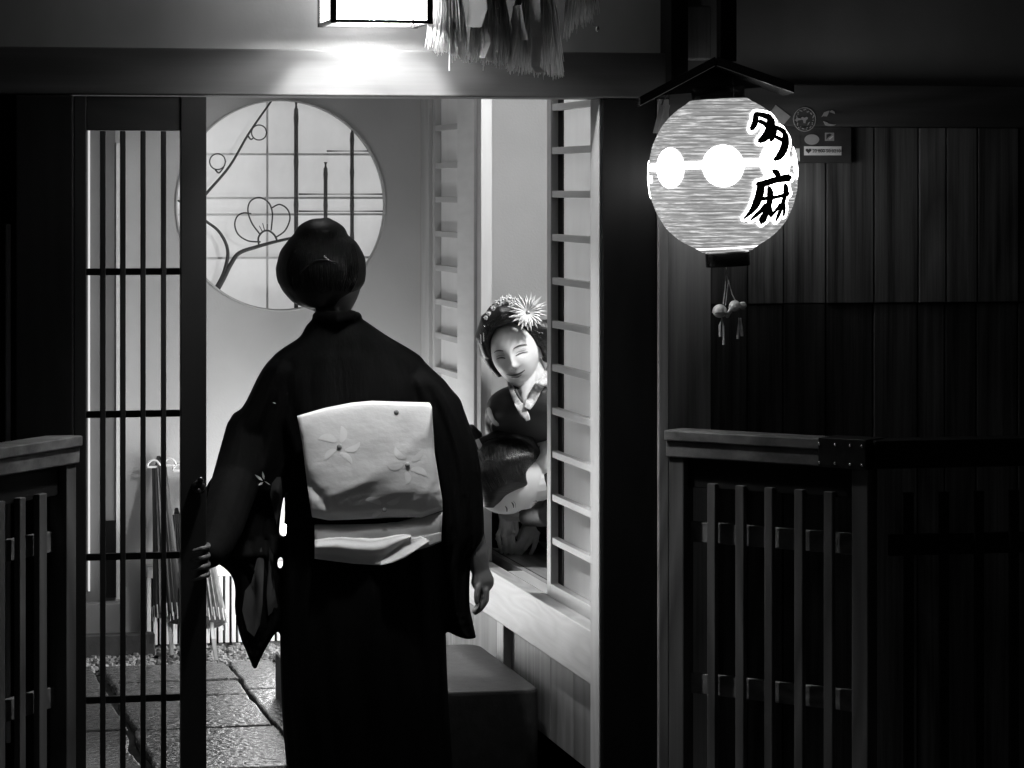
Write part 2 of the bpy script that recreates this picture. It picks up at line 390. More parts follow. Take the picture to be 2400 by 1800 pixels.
# pale side wall of the hall (right): beam, skirting, posts, upper wall
yA = sideY(1153, XW + .045); yB2 = yA + .06
boxo('step_beam', M_BEAM, (XW, XW + .045, .101, YB - .002, zat(1608, 7.3), ZR), hall, .003)
boxo('door_track', M_BLACKZ, (XW + .0455, XW + .09, .101, .80, ZR - .08, ZR - .006), hall, 0)
boxo('door_track', M_SHOJIY, (XW + .0455, XW + .09, .805, 1.28, ZR - .08, ZR), hall, .001)
sk = MB(); zb = zat(1608, 7.3) - .001
ys = [.101]
for px in (1345, 1291, 1197): ys.append(sideY(px, XW + .03))
ys += [sideY(1176, XW + .03), 1.7, 2.0, YB - .003]
for a, b in zip(ys, ys[1:]): sk.box(XW + .03, XW + .045, a + .0015, b - .0015, ZH - .02, zb)
sk.build('skirting', M_SKIRT, hall, bevel=.0015)
boxo('post', M_SHOJI, (XW + .008, XW + .044, sideY(1173), sideY(1158), ZH, zb), hall, .002)
boxo('post', M_SHOJI, (XW + .012, XW + .045, yA, yB2, ZR + .001, 2.5), hall, .002)
boxo('post', M_SHOJI, (XW + .008, XW + .10, 2.30, YB - .001, ZR + .001, 2.5), hall, .002)
boxo('wall', M_PLASTER, (XW + .011, XW + .03, .101, 2.299, 1.98, 2.5), hall, 0)
# recess panel at the left of the hall, with bright edge trim
pan = empty('storage_panel', PY(240, 1400, YB - .06), 'grey storage panel with bright edge strips behind the lattice', 'panel')
x0, x1 = PY(120, 600, YB - .05).x, PY(271, 600, YB - .05).x
boxo('panel', M_GREYP, (x0, x1, YB - .05, YB - .02, PY(240, 1412, YB - .05).z, 2.3), pan, .002)
boxo('edge_strip', M_WHITE, (x1 + .001, x1 + .014, YB - .056, YB - .02, PY(240, 1405, YB - .05).z, PY(240, 335, YB - .05).z), pan, .001)
xs = PY(207, 600, YB - .075).x; xe = PY(211, 600, YB - .075).x
M_SLIT = glow('lit_gap_strip', .45, 1.)
boxo('light_gap', M_SLIT, (xs, xe, YB - .078, YB - .052, PY(210, 1385, YB - .07).z, PY(210, 300, YB - .07).z), pan, 0)
boxo('lower_panel', M_BLACKZ, (PY(247, 600, YB - .06).x, PY(272, 600, YB - .06).x, YB - .062, YB - .051, PY(240, 1400, YB - .05).z, PY(240, 1220, YB - .05).z), pan, 0)
boxo('bottom_box', M_GREYP, (x0, x1 + .015, YB - .12, YB - .065, ZH + .04, PY(240, 1415, YB - .12).z), pan, .003)
lg = boxo('stone_ledge', M_STEPST, (x0 - .05, PY(362, 1500, YB - .15).x, YB - .17, YB - .121, ZH - .01, PY(300, 1487, YB - .17).z), None, .004)
tag(lg, 'low stone ledge at the foot of the grey storage panel', 'ledge')
# slatted screen standing at the back wall
scn = empty('slatted_screen', PY(450, 1515, YB - .06), 'low white slatted screen standing against the back wall', 'screen')
sx0, sx1 = PY(345, 1400, YB - .05).x, PY(700, 1400, YB - .05).x
zb0, zt0 = PY(500, 1508, YB - .05).z, PY(500, 1322, YB - .05).z; ztg = PY(500, 1352, YB - .05).z
boxo('top_board', M_WHITE, (sx0, sx1, YB - .045, YB - .02, ztg, zt0), scn, .002)
boxo('back_board', M_BLACKZ, (sx0, sx1, YB - .02, YB - .012, ZH, ztg), scn, 0)
sl = 0; x = sx0
while x < sx1 - .01:
    boxo('slat', M_WHITE, (x, x + .0125, YB - .043, YB - .021, zb0, ztg - .001), scn, .001); x += .0205
# ================================================================ ROUND WINDOW
rw = empty('round_window', (cw.x, YB + .04, cw.z - RC), 'round paper window with bamboo bars and a plum branch, glowing', 'window')
pp = MB(); pp.prism([Vector((cw.x + math.cos(2 * PI * i / 64) * (RC + .03), YB + .052, cw.z + math.sin(2 * PI * i / 64) * (RC + .03))) for i in range(64)], (0, .004, 0))
pp.build('paper', M_WINPAPER, rw)
def win(px, py, off=.0): return PY(px, py, YB + off)
def inc(px, lo, hi, off, r=None):
    pass
def bar_in_circle(name, m, p, q, r, off):
    b = MB(); b.sm = True; b.tube([win(*p, off), win(*q, off)], r, 8); return b.build(name, m, rw)
def hspan(py):  # px extent of the circle at a row
    h = math.sqrt(max(0, 247 ** 2 - (py - 481) ** 2)); return 660 - h, 660 + h
def vspan(px):
    h = math.sqrt(max(0, 247 ** 2 - (px - 660) ** 2)); return 481 - h, 481 + h
for py in (361, 464, 503, 605):  # thin bars drawn for the shadows that bars behind cast on the paper
    a, b = hspan(py); q = MB(); A, B = win(a, py, .046), win(b, py, .046); q.box(A.x, B.x, YB + .044, YB + .051, A.z - .0035, A.z + .0035); q.build('bar_shadow', M_BARSHADOW, rw)
q = MB(); a, b = vspan(627); A, B = win(627, a, .046), win(627, b, .046); q.box(A.x - .0035, A.x + .0035, YB + .0505, YB + .0517, B.z, A.z); q.build('bar_shadow', M_BARSHADOW, rw)
def bamboo(px, y0, y1, r):
    b = MB(); b.sm = True; pts = []; rad = []
    A, B = win(px, y0, .018), win(px, y1, .018); n = 24
    for i in range(n + 1):
        t = i / n; pts.append(A.lerp(B, t)); rad.append(r * (1.0 + (.18 if i % 5 == 2 else 0)))
    b.tube(pts, rad, 10); b.build('bamboo_pole', M_BAMBOO, rw)
bamboo(694, *vspan(694), .0068); bamboo(825, *vspan(825), .0062); bamboo(763, 380, 728, .0062)
for y, a, b in ((354, 766, hspan(354)[1]), (455, 700, hspan(455)[1]), (495, 700, hspan(495)[1])):
    bar_in_circle('cross_bar', M_WIRE, (a, y), (b, y), .0026, .026)
def smooth_path(pts, k=6):
    out = []; n = len(pts)
    for i in range(n - 1):
        p0, p1, p2, p3 = pts[max(i - 1, 0)], pts[i], pts[i + 1], pts[min(i + 2, n - 1)]
        for j in range(k):
            t = j / k
            out.append(tuple(.5 * ((2 * b) + (-a + c) * t + (2 * a - 5 * b + 4 * c - d) * t * t + (-a + 3 * b - 3 * c + d) * t ** 3) for a, b, c, d in zip(p0, p1, p2, p3)))
    out.append(pts[-1]); return out
def r1(x, y): return x * .45208, y * .45208
def rod(name, pts, r0, r1_, off=.012, m=M_WIRE):
    sp = smooth_path([r1(*p) for p in pts]); b = MB(); b.sm = True; n = len(sp)
    b.tube([win(x, y, off) for x, y in sp], [r0 + (r1_ - r0) * i / (n - 1) for i in range(n)], 8, True); return b.build(name, m, rw)
rod('branch', [(1408, 522), (1290, 692), (1190, 862), (1070, 1003), (960, 1140)], .0030, .0052)
rod('branch', [(925, 1040), (1000, 1090), (1070, 1148), (1130, 1195), (1170, 1260), (1181, 1320), (1168, 1390), (1150, 1440), (1122, 1492)], .0032, .007)
rod('branch', [(1520, 1232), (1420, 1255), (1330, 1280), (1240, 1312), (1195, 1372), (1160, 1440), (1128, 1496)], .0042, .009)
def ringrod(cx, cy, r): rod('bud', [(cx + r * math.cos(a), cy + r * math.sin(a)) for a in [2 * PI * i / 10 for i in range(11)]], .0021, .0021, .01)
ringrod(1343, 687, 39); ringrod(1128, 838, 41)
rod('bud_stem', [(1283, 700), (1300, 722), (1315, 714)], .003, .002, .01); rod('bud_stem', [(1118, 882), (1136, 896), (1160, 868)], .003, .002, .01)
rod('petal', [(1348, 1254), (1285, 1248), (1235, 1215), (1217, 1165), (1230, 1122), (1262, 1104), (1300, 1108)], .0024, .0024, .01)
rod('petal', [(1346, 1212), (1305, 1155), (1285, 1090), (1300, 1042), (1345, 1024), (1392, 1050), (1412, 1105), (1406, 1192)], .0024, .0024, .01)
rod('petal', [(1412, 1076), (1450, 1060), (1490, 1085), (1503, 1135), (1478, 1195), (1434, 1228)], .0024, .0024, .01)
rod('flower_centre', [(1342, 1272), (1340, 1232), (1362, 1202), (1392, 1196), (1422, 1218), (1438, 1252)], .003, .003, .01)
for a in (((1345, 1172), (1360, 1200)), ((1362, 1158), (1372, 1196)), ((1386, 1163), (1384, 1194))): rod('stamen', [a[0], ((a[0][0] + a[1][0]) / 2, (a[0][1] + a[1][1]) / 2), a[1]], .0012, .0014, .01)
# ================================================================ SHOJI LEAVES
def shoji(name, y0, y1, xf, label, zb, zt, bars, stile, dark_far, rail=.043):
    e = empty(name, (xf, (y0 + y1) / 2, zb), label, 'sliding screen', 'paper sliding screens on the right side of the hall')
    boxo('stile', M_SHOJI, (xf, xf + .03, y0, y0 + stile, zb, zt), e, .0015)
    boxo('stile', M_SHOJI, (xf, xf + .03, y1 - stile, y1, zb, zt), e, .0015)
    boxo('rail', M_SHOJIY, (xf, xf + .03, y0 + stile + .001, y1 - stile - .001, zb, zb + rail), e, .0015)
    boxo('rail', M_SHOJIY, (xf, xf + .03, y0 + stile + .001, y1 - stile - .001, zt - .04, zt), e, .0015)
    boxo('paper', M_PAPER, (xf + .022, xf + .024, y0 + stile, y1 - stile - (dark_far), zb + rail + .001, zt - .041), e, 0)
    if dark_far: boxo('dark_edge', M_BLACKZ, (xf + .020, xf + .026, y1 - stile - dark_far + .001, y1 - stile - .001, zb + rail + .001, zt - .041), e, 0)  # dark strip along the far stile
    for z in bars:
        boxo('bar', M_SHOJIY, (xf + .003, xf + .0215, y0 + stile + .001, y1 - stile - .001, z - .009, z + .009), e, .001)
    return e
zz = [zat(253 + 101 * k, 7.98) for k in range(-2, 11)]
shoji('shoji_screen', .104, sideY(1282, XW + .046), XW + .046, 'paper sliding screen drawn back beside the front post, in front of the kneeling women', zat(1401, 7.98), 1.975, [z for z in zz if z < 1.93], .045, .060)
zf = [zat(p, 9.1) for p in (296, 387, 468, 551, 633, 715, 797, 880, 962, 1044, 1126, 1208)]
far = shoji('shoji_screen', sideY(1082, XW + .02), 2.295, XW + .02, 'blurred paper sliding screen deeper in the hall beside the pale post', ZR + .001, 1.975, zf, .035, .0)
boxo('edge_stile', M_WHITE, (XW + .004, XW + .042, yB2 + .002, sideY(1106, XW + .01), ZR + .001, 1.978), far, .002)
boxo('edge_stile', M_WHITE, (XW + .006, XW + .045, sideY(1106, XW + .01) + .008, sideY(1082, XW + .02) - .002, ZR + .001, 1.978), far, .002)
# ================================================================ RAISED ROOM
rm = empty('raised_room', (1.2, 1.2, ZR), 'dim raised room where two women kneel, seen through the gap', 'room')
boxo('floor', M_FLOORW, (XW + .0905, 2.4, .101, 1.86, ZR - .06, ZR - .001), rm, .001)
boxo('matting', M_TATAMI, (XW + .0905, 2.4, 1.862, 3.6, ZR - .06, ZR + .002), rm, .002)
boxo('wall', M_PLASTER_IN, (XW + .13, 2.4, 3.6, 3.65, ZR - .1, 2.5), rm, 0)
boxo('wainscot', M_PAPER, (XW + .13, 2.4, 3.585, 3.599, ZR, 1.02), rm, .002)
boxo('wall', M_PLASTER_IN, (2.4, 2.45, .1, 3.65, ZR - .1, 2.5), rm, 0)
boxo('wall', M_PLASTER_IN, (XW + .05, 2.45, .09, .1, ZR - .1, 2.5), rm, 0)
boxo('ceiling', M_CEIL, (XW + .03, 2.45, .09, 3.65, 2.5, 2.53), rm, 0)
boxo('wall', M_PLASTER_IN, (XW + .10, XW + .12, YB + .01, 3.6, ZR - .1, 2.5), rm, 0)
fb = MB()
for k in range(6): fb.box(XW + .11 + k * .16, XW + .113 + k * .16, .101, 1.86, ZR - .0012, ZR - .0002)
fb.build('board_joint', M_BLACKZ, rm)
# ================================================================ STEP STONE
cs = []
for q in ((930, 1618), (1150, 1620), (1215, 1622), (1250, 1618), (1262, 1606), (1240, 1590)): cs.append(PZ(*q, .27))
cs = [Vector((XW - .62, .66, .27))]
xs0, ys0, ys1 = XW - .60, PZ(1150, 1621, .27).y, PZ(1125, 1508, .27).y
rc = .05; poly = []
for cx, cy, a0 in ((XW - .004 - rc, ys0 + rc, -90), (XW - .004 - rc, ys1 - rc, 0), (xs0 + rc, ys1 - rc, 90), (xs0 + rc, ys0 + rc, 180)):
    for k in range(7): a = math.radians(a0 + 15 * k); poly.append(Vector((cx + rc * math.cos(a), cy + rc * math.sin(a), .015)))
stn = MB().prism(poly, (0, 0, .255)).build('step_stone', M_STEPST, bevel=.008)
tag(stn, 'flat dark stepping stone below the pale step beam', 'step stone')
# ================================================================ LATTICE DOOR
def lat(name, x0, x1, z0, z1, m, y0=.004, y1=.034, par=None, bev=.0015): return boxo(name, m, (x0, x1, y0, y1, z0, z1), par, bev)
door = empty('lattice_door', (facX(330), .02, 0.01), 'dark wooden lattice sliding door with round pull, left of the woman', 'door')
fz = lambda py, px=340: PY(px, py, .004).z
fx = lambda px: PY(px, 900, .004).x
lat('stile', fx(424), fx(484), 0.012, Z_LT0 - .003, M_LATT, par=door)
lat('stile', fx(174), fx(202), 0.012, Z_LT0 - .003, M_LATT, par=door)
lat('top_rail', fx(202) + .001, fx(424) - .001, fz(306), Z_LT0 - .003, M_LATTX, .006, .032, door)
lat('bottom_rail', fx(202) + .001, fx(424) - .001, .012, .14, M_LATTX, .006, .032, door)
for py in (637, 971, 1305, 1640): lat('cross_rail', fx(202) + .001, fx(424) - .001, fz(py + 8), fz(py - 8), M_LATTX, .0185, .030, door)
for a, b in ((235, 248), (282, 295), (330, 342), (378, 390)): lat('lattice_bar', fx(a), fx(b), .141, fz(306) - .001, M_LATT, .006, .018, door)
b = MB(); b.sm = True
c = PY(465, 1141, -.002)
b.lathe(c, [(.004, -.012), (.012, -.012), (.017, -.006), (.018, 0), (.017, .006)], (RT, UP, FW), 20)
b.ell(c + Vector((.004, -.012, .018)), (.007, .006, .007)); b.ell(c + Vector((-.001, -.013, -.008)), (.006, .005, .006))
b.build('door_pull', M_LACQ, door)
# ================================================================ BOX LAMP
lc = PY(873, 0, -.11)
hx = .112; zb_ = PY(873, 62, -.11).z; lh = .28
bl = empty('box_lamp', (lc.x, -.11, zb_), 'glowing square paper lamp in a dark frame above the lintel', 'lamp')
x0, x1, y0, y1 = lc.x - hx, lc.x + hx, -.235, -.045
fr = MB(); t = .007
for X in (x0, x1):
    for Y in (y0, y1): fr.box(X - t, X + t, Y - t, Y + t, zb_, zb_ + lh)
for zc in (zb_ + .005, zb_ + lh):
    for Y in (y0, y1): fr.box(x0 + t, x1 - t, Y - t * .8, Y + t * .8, zc - .004, zc + .004)
    for X in (x0, x1): fr.box(X - t * .8, X + t * .8, y0 + t, y1 - t, zc - .004, zc + .004)
fr.build('frame', M_LACQ, bl, bevel=.001)
pn = MB(); e = .002
pn.box(x0 + t, x1 - t, y0 - e, y0 + e, zb_ + .011, zb_ + lh - .005); pn.box(x0 + t, x1 - t, y1 - e, y1 + e, zb_ + .011, zb_ + lh - .005)
pn.box(x0 - e, x0 + e, y0 + t, y1 - t, zb_ + .011, zb_ + lh - .005); pn.box(x1 - e, x1 + e, y0 + t, y1 - t, zb_ + .011, zb_ + lh - .005)
pn.build('paper_side', M_LAMPP, bl)
boxo('lid', M_LACQ, (x0 - .01, x1 + .01, y0 - .01, y1 + .01, zb_ + lh + .005, zb_ + lh + .015), bl)
boxo('bracket', M_IRON, (lc.x - .01, lc.x + .01, y1 + .008, .054, zb_ + lh - .03, zb_ + lh - .01), bl)
bb = MB(); bb.sm = True; bb.ell((lc.x, (y0 + y1) / 2 + .01, zb_ + .16), (.028, .028, .034), nu=12, nv=8); bb.build('bulb', M_LAMPB, bl)
bb = MB(); bb.sm = True; bb.ell((lc.x, (y0 + y1) / 2 + .02, zb_ + .04), (.026, .026, .026), nu=12, nv=8); bb.build('bulb', M_LAMPB2, bl)  # second low bulb, added to make the light pool on the lintel
# ================================================================ SACRED STRAW ROPE
sh = empty('straw_rope', PY(1180, -60, -.16), 'twisted straw rope with hanging straw fringe and folded white paper strips', 'straw rope')
rp = MB(); rp.sm = True
for k in range(3):
    pts = []
    for i in range(70):
        t = i / 69; px = 985 + 470 * t; a = t * 22 + k * 2 * PI / 3
        pts.append(PY(px, -58 - 22 * math.sin(t * PI), -.16) + Vector((0, math.cos(a) * .014, math.sin(a) * .014)))
    rp.tube(pts, .017, 8)
rp.build('rope', M_STRAW, sh)
def strand(b, x, yb, yt, y, lean, r=.0015):
    A = PY(x, yt, y); B = PY(x + lean, yb, y + random.uniform(-.01, .01))
    mid = A.lerp(B, .5) + Vector((random.uniform(-.005, .005), random.uniform(-.006, .006), 0))
    b.tube([A, mid, B], [r, r, r * .35], 4)
for (c0, c1, yb0, yb1, n) in ((1000, 1095, 105, 138, 260), (1095, 1200, 135, 150, 260), (1190, 1320, 160, 172, 420), (1320, 1400, 90, 30, 90)):
    b = MB(); b.sm = True
    for i in range(n):
        t = random.random(); px = c0 + (c1 - c0) * t
        yb = yb0 + (yb1 - yb0) * t + random.gauss(0, 7) - (25 if random.random() < .15 else 0)
        top = (c0 + c1) / 2 + (px - (c0 + c1) / 2) * .45
        strand(b, top + (px - top) * .2, yb, -60, -.16 + random.uniform(-.035, .045), (px - top) * .8 + random.gauss(0, 4))
    b.build('straw_fringe', M_STRAW, sh)
b = MB(); b.tube([PY(1054, 40, -.20), PY(1054, 110, -.20), PY(1053, 166, -.20)], [.002, .002, .0018], 5); b.build('straw_stalk', M_STRAW, sh)
def ribbon(name, pts, par, m, th=.0012, ext=(0, 0, 0)):
    L, R = [], []
    b = MB()
    for i in range(len(pts) - 1):
        (a, c, y, d), (a2, c2, y2, d2) = pts[i], pts[i + 1]
        q = [PY(a, y, d + .010), PY(c, y, d - .010), PY(c2, y2, d2 - .010), PY(a2, y2, d2 + .010)]
        b.prism(q, (0, .0012, 0))
    return b.build(name, m, par)
ribbon('paper_strip', [(1102, 1136, -50, -.20), (1098, 1142, 20, -.205), (1094, 1128, 64, -.21)], sh, M_SHIDE)
ribbon('paper_strip', [(1122, 1140, 62, -.195), (1127, 1150, 100, -.20), (1124, 1136, 136, -.205)], sh, M_SHIDE)
ribbon('paper_strip', [(1136, 1150, 62, -.193), (1140, 1156, 110, -.20), (1142, 1155, 143, -.20)], sh, M_SHIDE)
ribbon('paper_strip', [(1207, 1222, 12, -.205), (1212, 1228, 50, -.21), (1222, 1238, 94, -.212)], sh, M_SHIDE)
ribbon('paper_strip', [(1202, 1216, 14, -.20), (1198, 1212, 88, -.20), (1189, 1200, 152, -.205), (1190, 1200, 166, -.205)], sh, M_SHIDE)
ribbon('paper_strip', [(1238, 1264, -40, -.20), (1242, 1268, 50, -.205), (1246, 1272, 86, -.21), (1246, 1266, 156, -.20), (1256, 1278, 170, -.205)], sh, M_SHIDE)
# small metal charm hanging at the rope's right end
b = MB(); b.tube([PY(1388, -60, -.12), PY(1388, 58, -.12)], .0012, 5); b.sm = True; b.ell(PY(1400, 68, -.12), (.005, .005, .008)); b.tube([PY(1388, 58, -.12), PY(1399, 62, -.12)], .001, 5)
o = b.build('metal_charm', M_SILVER); tag(o, 'tiny metal charm on a thread at the right end of the straw fringe', 'charm')
# ================================================================ PAPER LANTERN
DL = 7.06; PMM = DL / FPX
ln = empty('paper_lantern', P(1702, 625, DL), 'big round glowing paper lantern with black brushed characters and white discs', 'lantern')
tl = math.radians(3.3); AX = (UP * math.cos(tl) - RT * math.sin(tl)).normalized(); LX = (RT * math.cos(tl) + UP * math.sin(tl)).normalized()
LCn = P(1694, 411, DL)
prof = [(178, 62), (165, 88), (145, 115), (120, 138), (80, 160), (40, 171), (0, 174.5), (-40, 172), (-80, 160), (-120, 138), (-150, 106), (-168, 72), (-178, 54)]
def rad_at(t):
    t = max(-178, min(178, t))
    for (a, r), (a2, r2) in zip(prof, prof[1:]):
        if a2 <= t <= a:
            return r2 + (r - r2) * (t - a2) / (a - a2)
pf = []
n = 356
for i in range(n + 1):
    t = -178 + 356 * i / n; sm = sum(rad_at(t + d) for d in (-9, -4, 0, 4, 9)) / 5
    pf.append(((sm + .9 * abs(math.sin(t * PI / 7.1))) * PMM, t * PMM))
b = MB(); b.sm = True; b.lathe(LCn, pf, (LX, FW, AX), 72); b.build('paper_body', M_CHO, ln)
def lsurf(lx, lt, off):
    r = (rad_at(lt) + 1.0) * PMM + off; a = math.asin(max(-.995, min(.995, lx * PMM / r)))
    return LCn + AX * lt * PMM + LX * r * math.sin(a) - FW * r * math.cos(a)
def l4(x, y):    # detail-picture coordinates -> lantern local
    px, py = 1500 + x * .2532, 180 + y * .2532
    d = Vector(((px - 1694), -(py - 411)));
    return d.x * math.cos(tl) + d.y * math.sin(tl), -d.x * math.sin(tl) + d.y * math.cos(tl)
def decal(b, cx, cy, rx, ry, off, rings=5, n=36):
    R = []
    for k in range(rings + 1):
        q = k / rings
        R.append([lsurf(*l4(cx + rx * q * math.cos(2 * PI * j / n), cy + ry * q * math.sin(2 * PI * j / n)), off) for j in range(n)])
    b.rings(R, cap=False)
b = MB(); b.sm = True
decal(b, 257, 848, 118, 185, .0010); decal(b, 722, 830, 187, 190, .0012); decal(b, 1210, 790, 150, 178, .0014); decal(b, 1432, 775, 30, 175, .0016)
R = []
for i in range(40):
    x = 84 + (1446 - 84) * i / 39; y = 843 + (778 - 843) * i / 39; R.append([lsurf(*l4(x, y + d), .0018) for d in (-33, -11, 11, 33)])
b.rings(R, cap=False, closed=False)
def lback(a, lt, off=.0015):   # the same discs and band carried round the far side
    r = rad_at(lt) * PMM + .9 * PMM + off; return LCn + AX * lt * PMM + LX * r * math.sin(a) - FW * r * math.cos(a)
for a_ in (2.27, 3.04, 3.81, 4.46):
    R = [[lback(a_ + q * .28 * math.cos(2 * PI * j / 28), q * 47 * math.sin(2 * PI * j / 28)) for j in range(28)] for q in (.02, .3, .6, .85, 1)]
    b.rings(R, cap=False)
b.rings([[lback(1.3 + 3.7 * i / 40, z) for z in (-8, 0, 8)] for i in range(41)], cap=False, closed=False)
b.build('white_band', M_CHOW, ln)
STROKES = [
 [(1040, 350, 18), (1030, 420, 20), (1008, 465, 19), (985, 500, 14)], [(1035, 352, 14), (1100, 362, 18), (1190, 388, 24)],
 [(1185, 385, 26), (1178, 450, 30), (1150, 520, 28), (1105, 575, 24), (1050, 608, 14)], [(1065, 420, 15), (1110, 438, 15), (1140, 462, 18)],
 [(1215, 472, 17), (1205, 530, 18), (1185, 575, 15), (1160, 602, 10)], [(1215, 472, 14), (1270, 490, 17), (1325, 525, 22)],
 [(1322, 525, 22), (1318, 600, 27), (1290, 680, 27), (1240, 745, 22), (1192, 775, 9)], [(1212, 560, 12), (1250, 578, 14), (1290, 592, 16)],
 [(1178, 870, 10), (1215, 892, 20), (1240, 925, 16)], [(1028, 995, 14), (1110, 985, 20), (1200, 958, 20), (1290, 942, 22), (1352, 935, 24)],
 [(1068, 1000, 26), (1055, 1080, 27), (1030, 1160, 26), (990, 1230, 18), (915, 1308, 6)],
 [(1140, 1020, 12), (1155, 1075, 22), (1150, 1160, 20), (1130, 1240, 20), (1095, 1310, 25), (1082, 1345, 18)], [(1075, 1128, 13), (1140, 1122, 12), (1200, 1115, 14)],
 [(1120, 1180, 16), (1070, 1240, 14), (1030, 1275, 13), (978, 1320, 6)], [(1150, 1190, 14), (1165, 1240, 15), (1172, 1292, 12)],
 [(1300, 998, 14), (1310, 1040, 20), (1300, 1110, 15), (1270, 1210, 14), (1245, 1280, 13), (1222, 1332, 7)], [(1200, 1115, 11), (1270, 1100, 12), (1340, 1078, 16)],
 [(1262, 1175, 12), (1220, 1230, 11), (1180, 1275, 10)], [(1290, 1170, 12), (1302, 1220, 12), (1300, 1282, 9)]]
def brush(b, st, extra, off):
    sp = smooth_path(st, 5); L = []
    for i, (x, y, w) in enumerate(sp):
        w *= 1.52
        x0_, y0_, _ = sp[max(i - 1, 0)]; x1_, y1_, _ = sp[min(i + 1, len(sp) - 1)]
        dx, dy_ = x1_ - x0_, y1_ - y0_; L_ = math.hypot(dx, dy_) or 1; nx, ny = -dy_ / L_, dx / L_; w += extra
        jit = 1 + (.10 * noise.noise(Vector((x * .06, y * .06, extra))) if not extra else .08 * noise.noise(Vector((x * .04, y * .04, 3))))
        L.append([lsurf(*l4(x + nx * w * jit * k, y + ny * w * jit * k), off) for k in (-1, -.5, 0, .5, 1)])
    b.rings(L, cap=False, closed=False)
    if extra:
        for (x, y, w) in (st[0], st[-1]): decal(b, x, y, w + extra, w + extra, off, 2, 16)
    else:
        for (x, y, w) in (st[0], st[-1]): decal(b, x, y, w * .95, w * .95, off, 2, 14)
b = MB()
for i, s_ in enumerate(STROKES): brush(b, s_, 23, .0022 + .00004 * i)
decal(b, 1240, 1060, 70, 60, .0021, 3); decal(b, 1200, 1120, 110, 110, .00205, 4)
b.build('lettering_outline', M_CHOW, ln)
b = MB()
for i, s_ in enumerate(STROKES): brush(b, s_, 0, .0034 + .00005 * i)
b.build('lettering', M_INK, ln)
b = MB(); b.sm = True
b.lathe(LCn, [(0.01, 178 * PMM), (62 * PMM, 178 * PMM), (62.5 * PMM, 179 * PMM), (62.5 * PMM, 206 * PMM), (58 * PMM, 208 * PMM), (.01, 208 * PMM)], (LX, FW, AX), 40); b.build('top_cap', M_LACQ, ln)
b = MB(); b.sm = True
b.lathe(LCn, [((rad_at(t) + 1.5) * PMM, t * PMM) for t in (-168, -171, -174, -178)], (LX, FW, AX), 48); b.build('bottom_rim', M_CHOW2, ln)
b = MB(); b.sm = True
b.lathe(LCn, [(0.01, -214 * PMM), (50 * PMM, -214 * PMM), (52 * PMM, -212 * PMM), (52 * PMM, -182 * PMM), (50 * PMM, -179 * PMM), (.01, -179 * PMM)], (LX, FW, AX), 40); b.build('bottom_cap', M_LACQ, ln)
b = MB(); b.tube([P(1720, 236, DL - .055), P(1719, 206, DL - .052), P(1716, 182, DL - .03)], .0015, 6); b.build('hanging_chain', M_SILVER, ln)
# hood above the lantern and its bracket
hd = empty('lantern_hood', P(1690, 200, 7.05), 'small dark gabled wooden hood over the round lantern', 'hood')
b = MB()
def roofpl(a, c, th=.022, d0=6.92, d1=7.17):
    q = [P(*a, d0), P(*c, d0), P(*c, d1), P(*a, d1)]
    # keep the board horizontal along its depth
    q[2] = q[1] + (d1 - d0) * FW; q[3] = q[0] + (d1 - d0) * FW
    b.prism(q, (0, 0, -th))
roofpl((1500, 226), (1677, 132)); roofpl((1681, 132), (1862, 196))
b.build('roof_board', M_LACQ, hd, bevel=.002)
b = MB(); b.prism([P(1520, 226, 7.12), P(1677, 145, 7.12), P(1845, 200, 7.12)], FW * .012); b.build('gable', M_LACQ, hd)
boxo('bracket', M_BLACKZ, (facX(1664), facX(1702), -.09, -.055, P(1690, 136, 7.0).z, 2.50), hd)
boxo('bracket', M_BLACKZ, (facX(1560), facX(1600), -.05, .05, P(1690, 190, 7.0).z, 2.50), hd)
b = MB(); b.sm = True; b.tube([PY(x, y, -.06) for x, y in smooth_path([(1718, -140), (1718, 40), (1716, 95), (1708, 118), (1690, 142)])], .0035, 8)
o = b.build('power_cable', M_CABLE); tag(o, 'thin black power cable curving down to the lantern hood', 'cable')
# faint round meter behind the bracket
b = MB(); b.box(facX(1590), facX(1662), -.02, .05, PY(1620, 140).z, PY(1620, 14).z); o = b.build('meter_box', M_PLANKB, bevel=.004)
tag(o, 'dim wooden box on the upper wall behind the lantern bracket', 'box')
# wooden tags left of the lantern
wt = empty('wooden_tag', PY(1545, 315, -.06), 'slim wooden tags on a dark cord left of the round lantern', 'tag')
b = MB(); b.bar(PY(1536, 312, -.05), PY(1552, 246, -.05), .012, .004, RT); b.build('tag_board', M_BATTEN, wt, bevel=.001)
b = MB(); b.bar(PY(1553, 300, -.043), PY(1566, 246, -.043), .010, .004, RT); b.build('tag_board', M_BATTEN, wt, bevel=.001)
b = MB(); b.tube([PY(x, y, -.05) for x, y in smooth_path([(1550, 250), (1556, 232), (1566, 218), (1580, 204)])], .002, 6); b.build('cord', M_CABLE, wt)
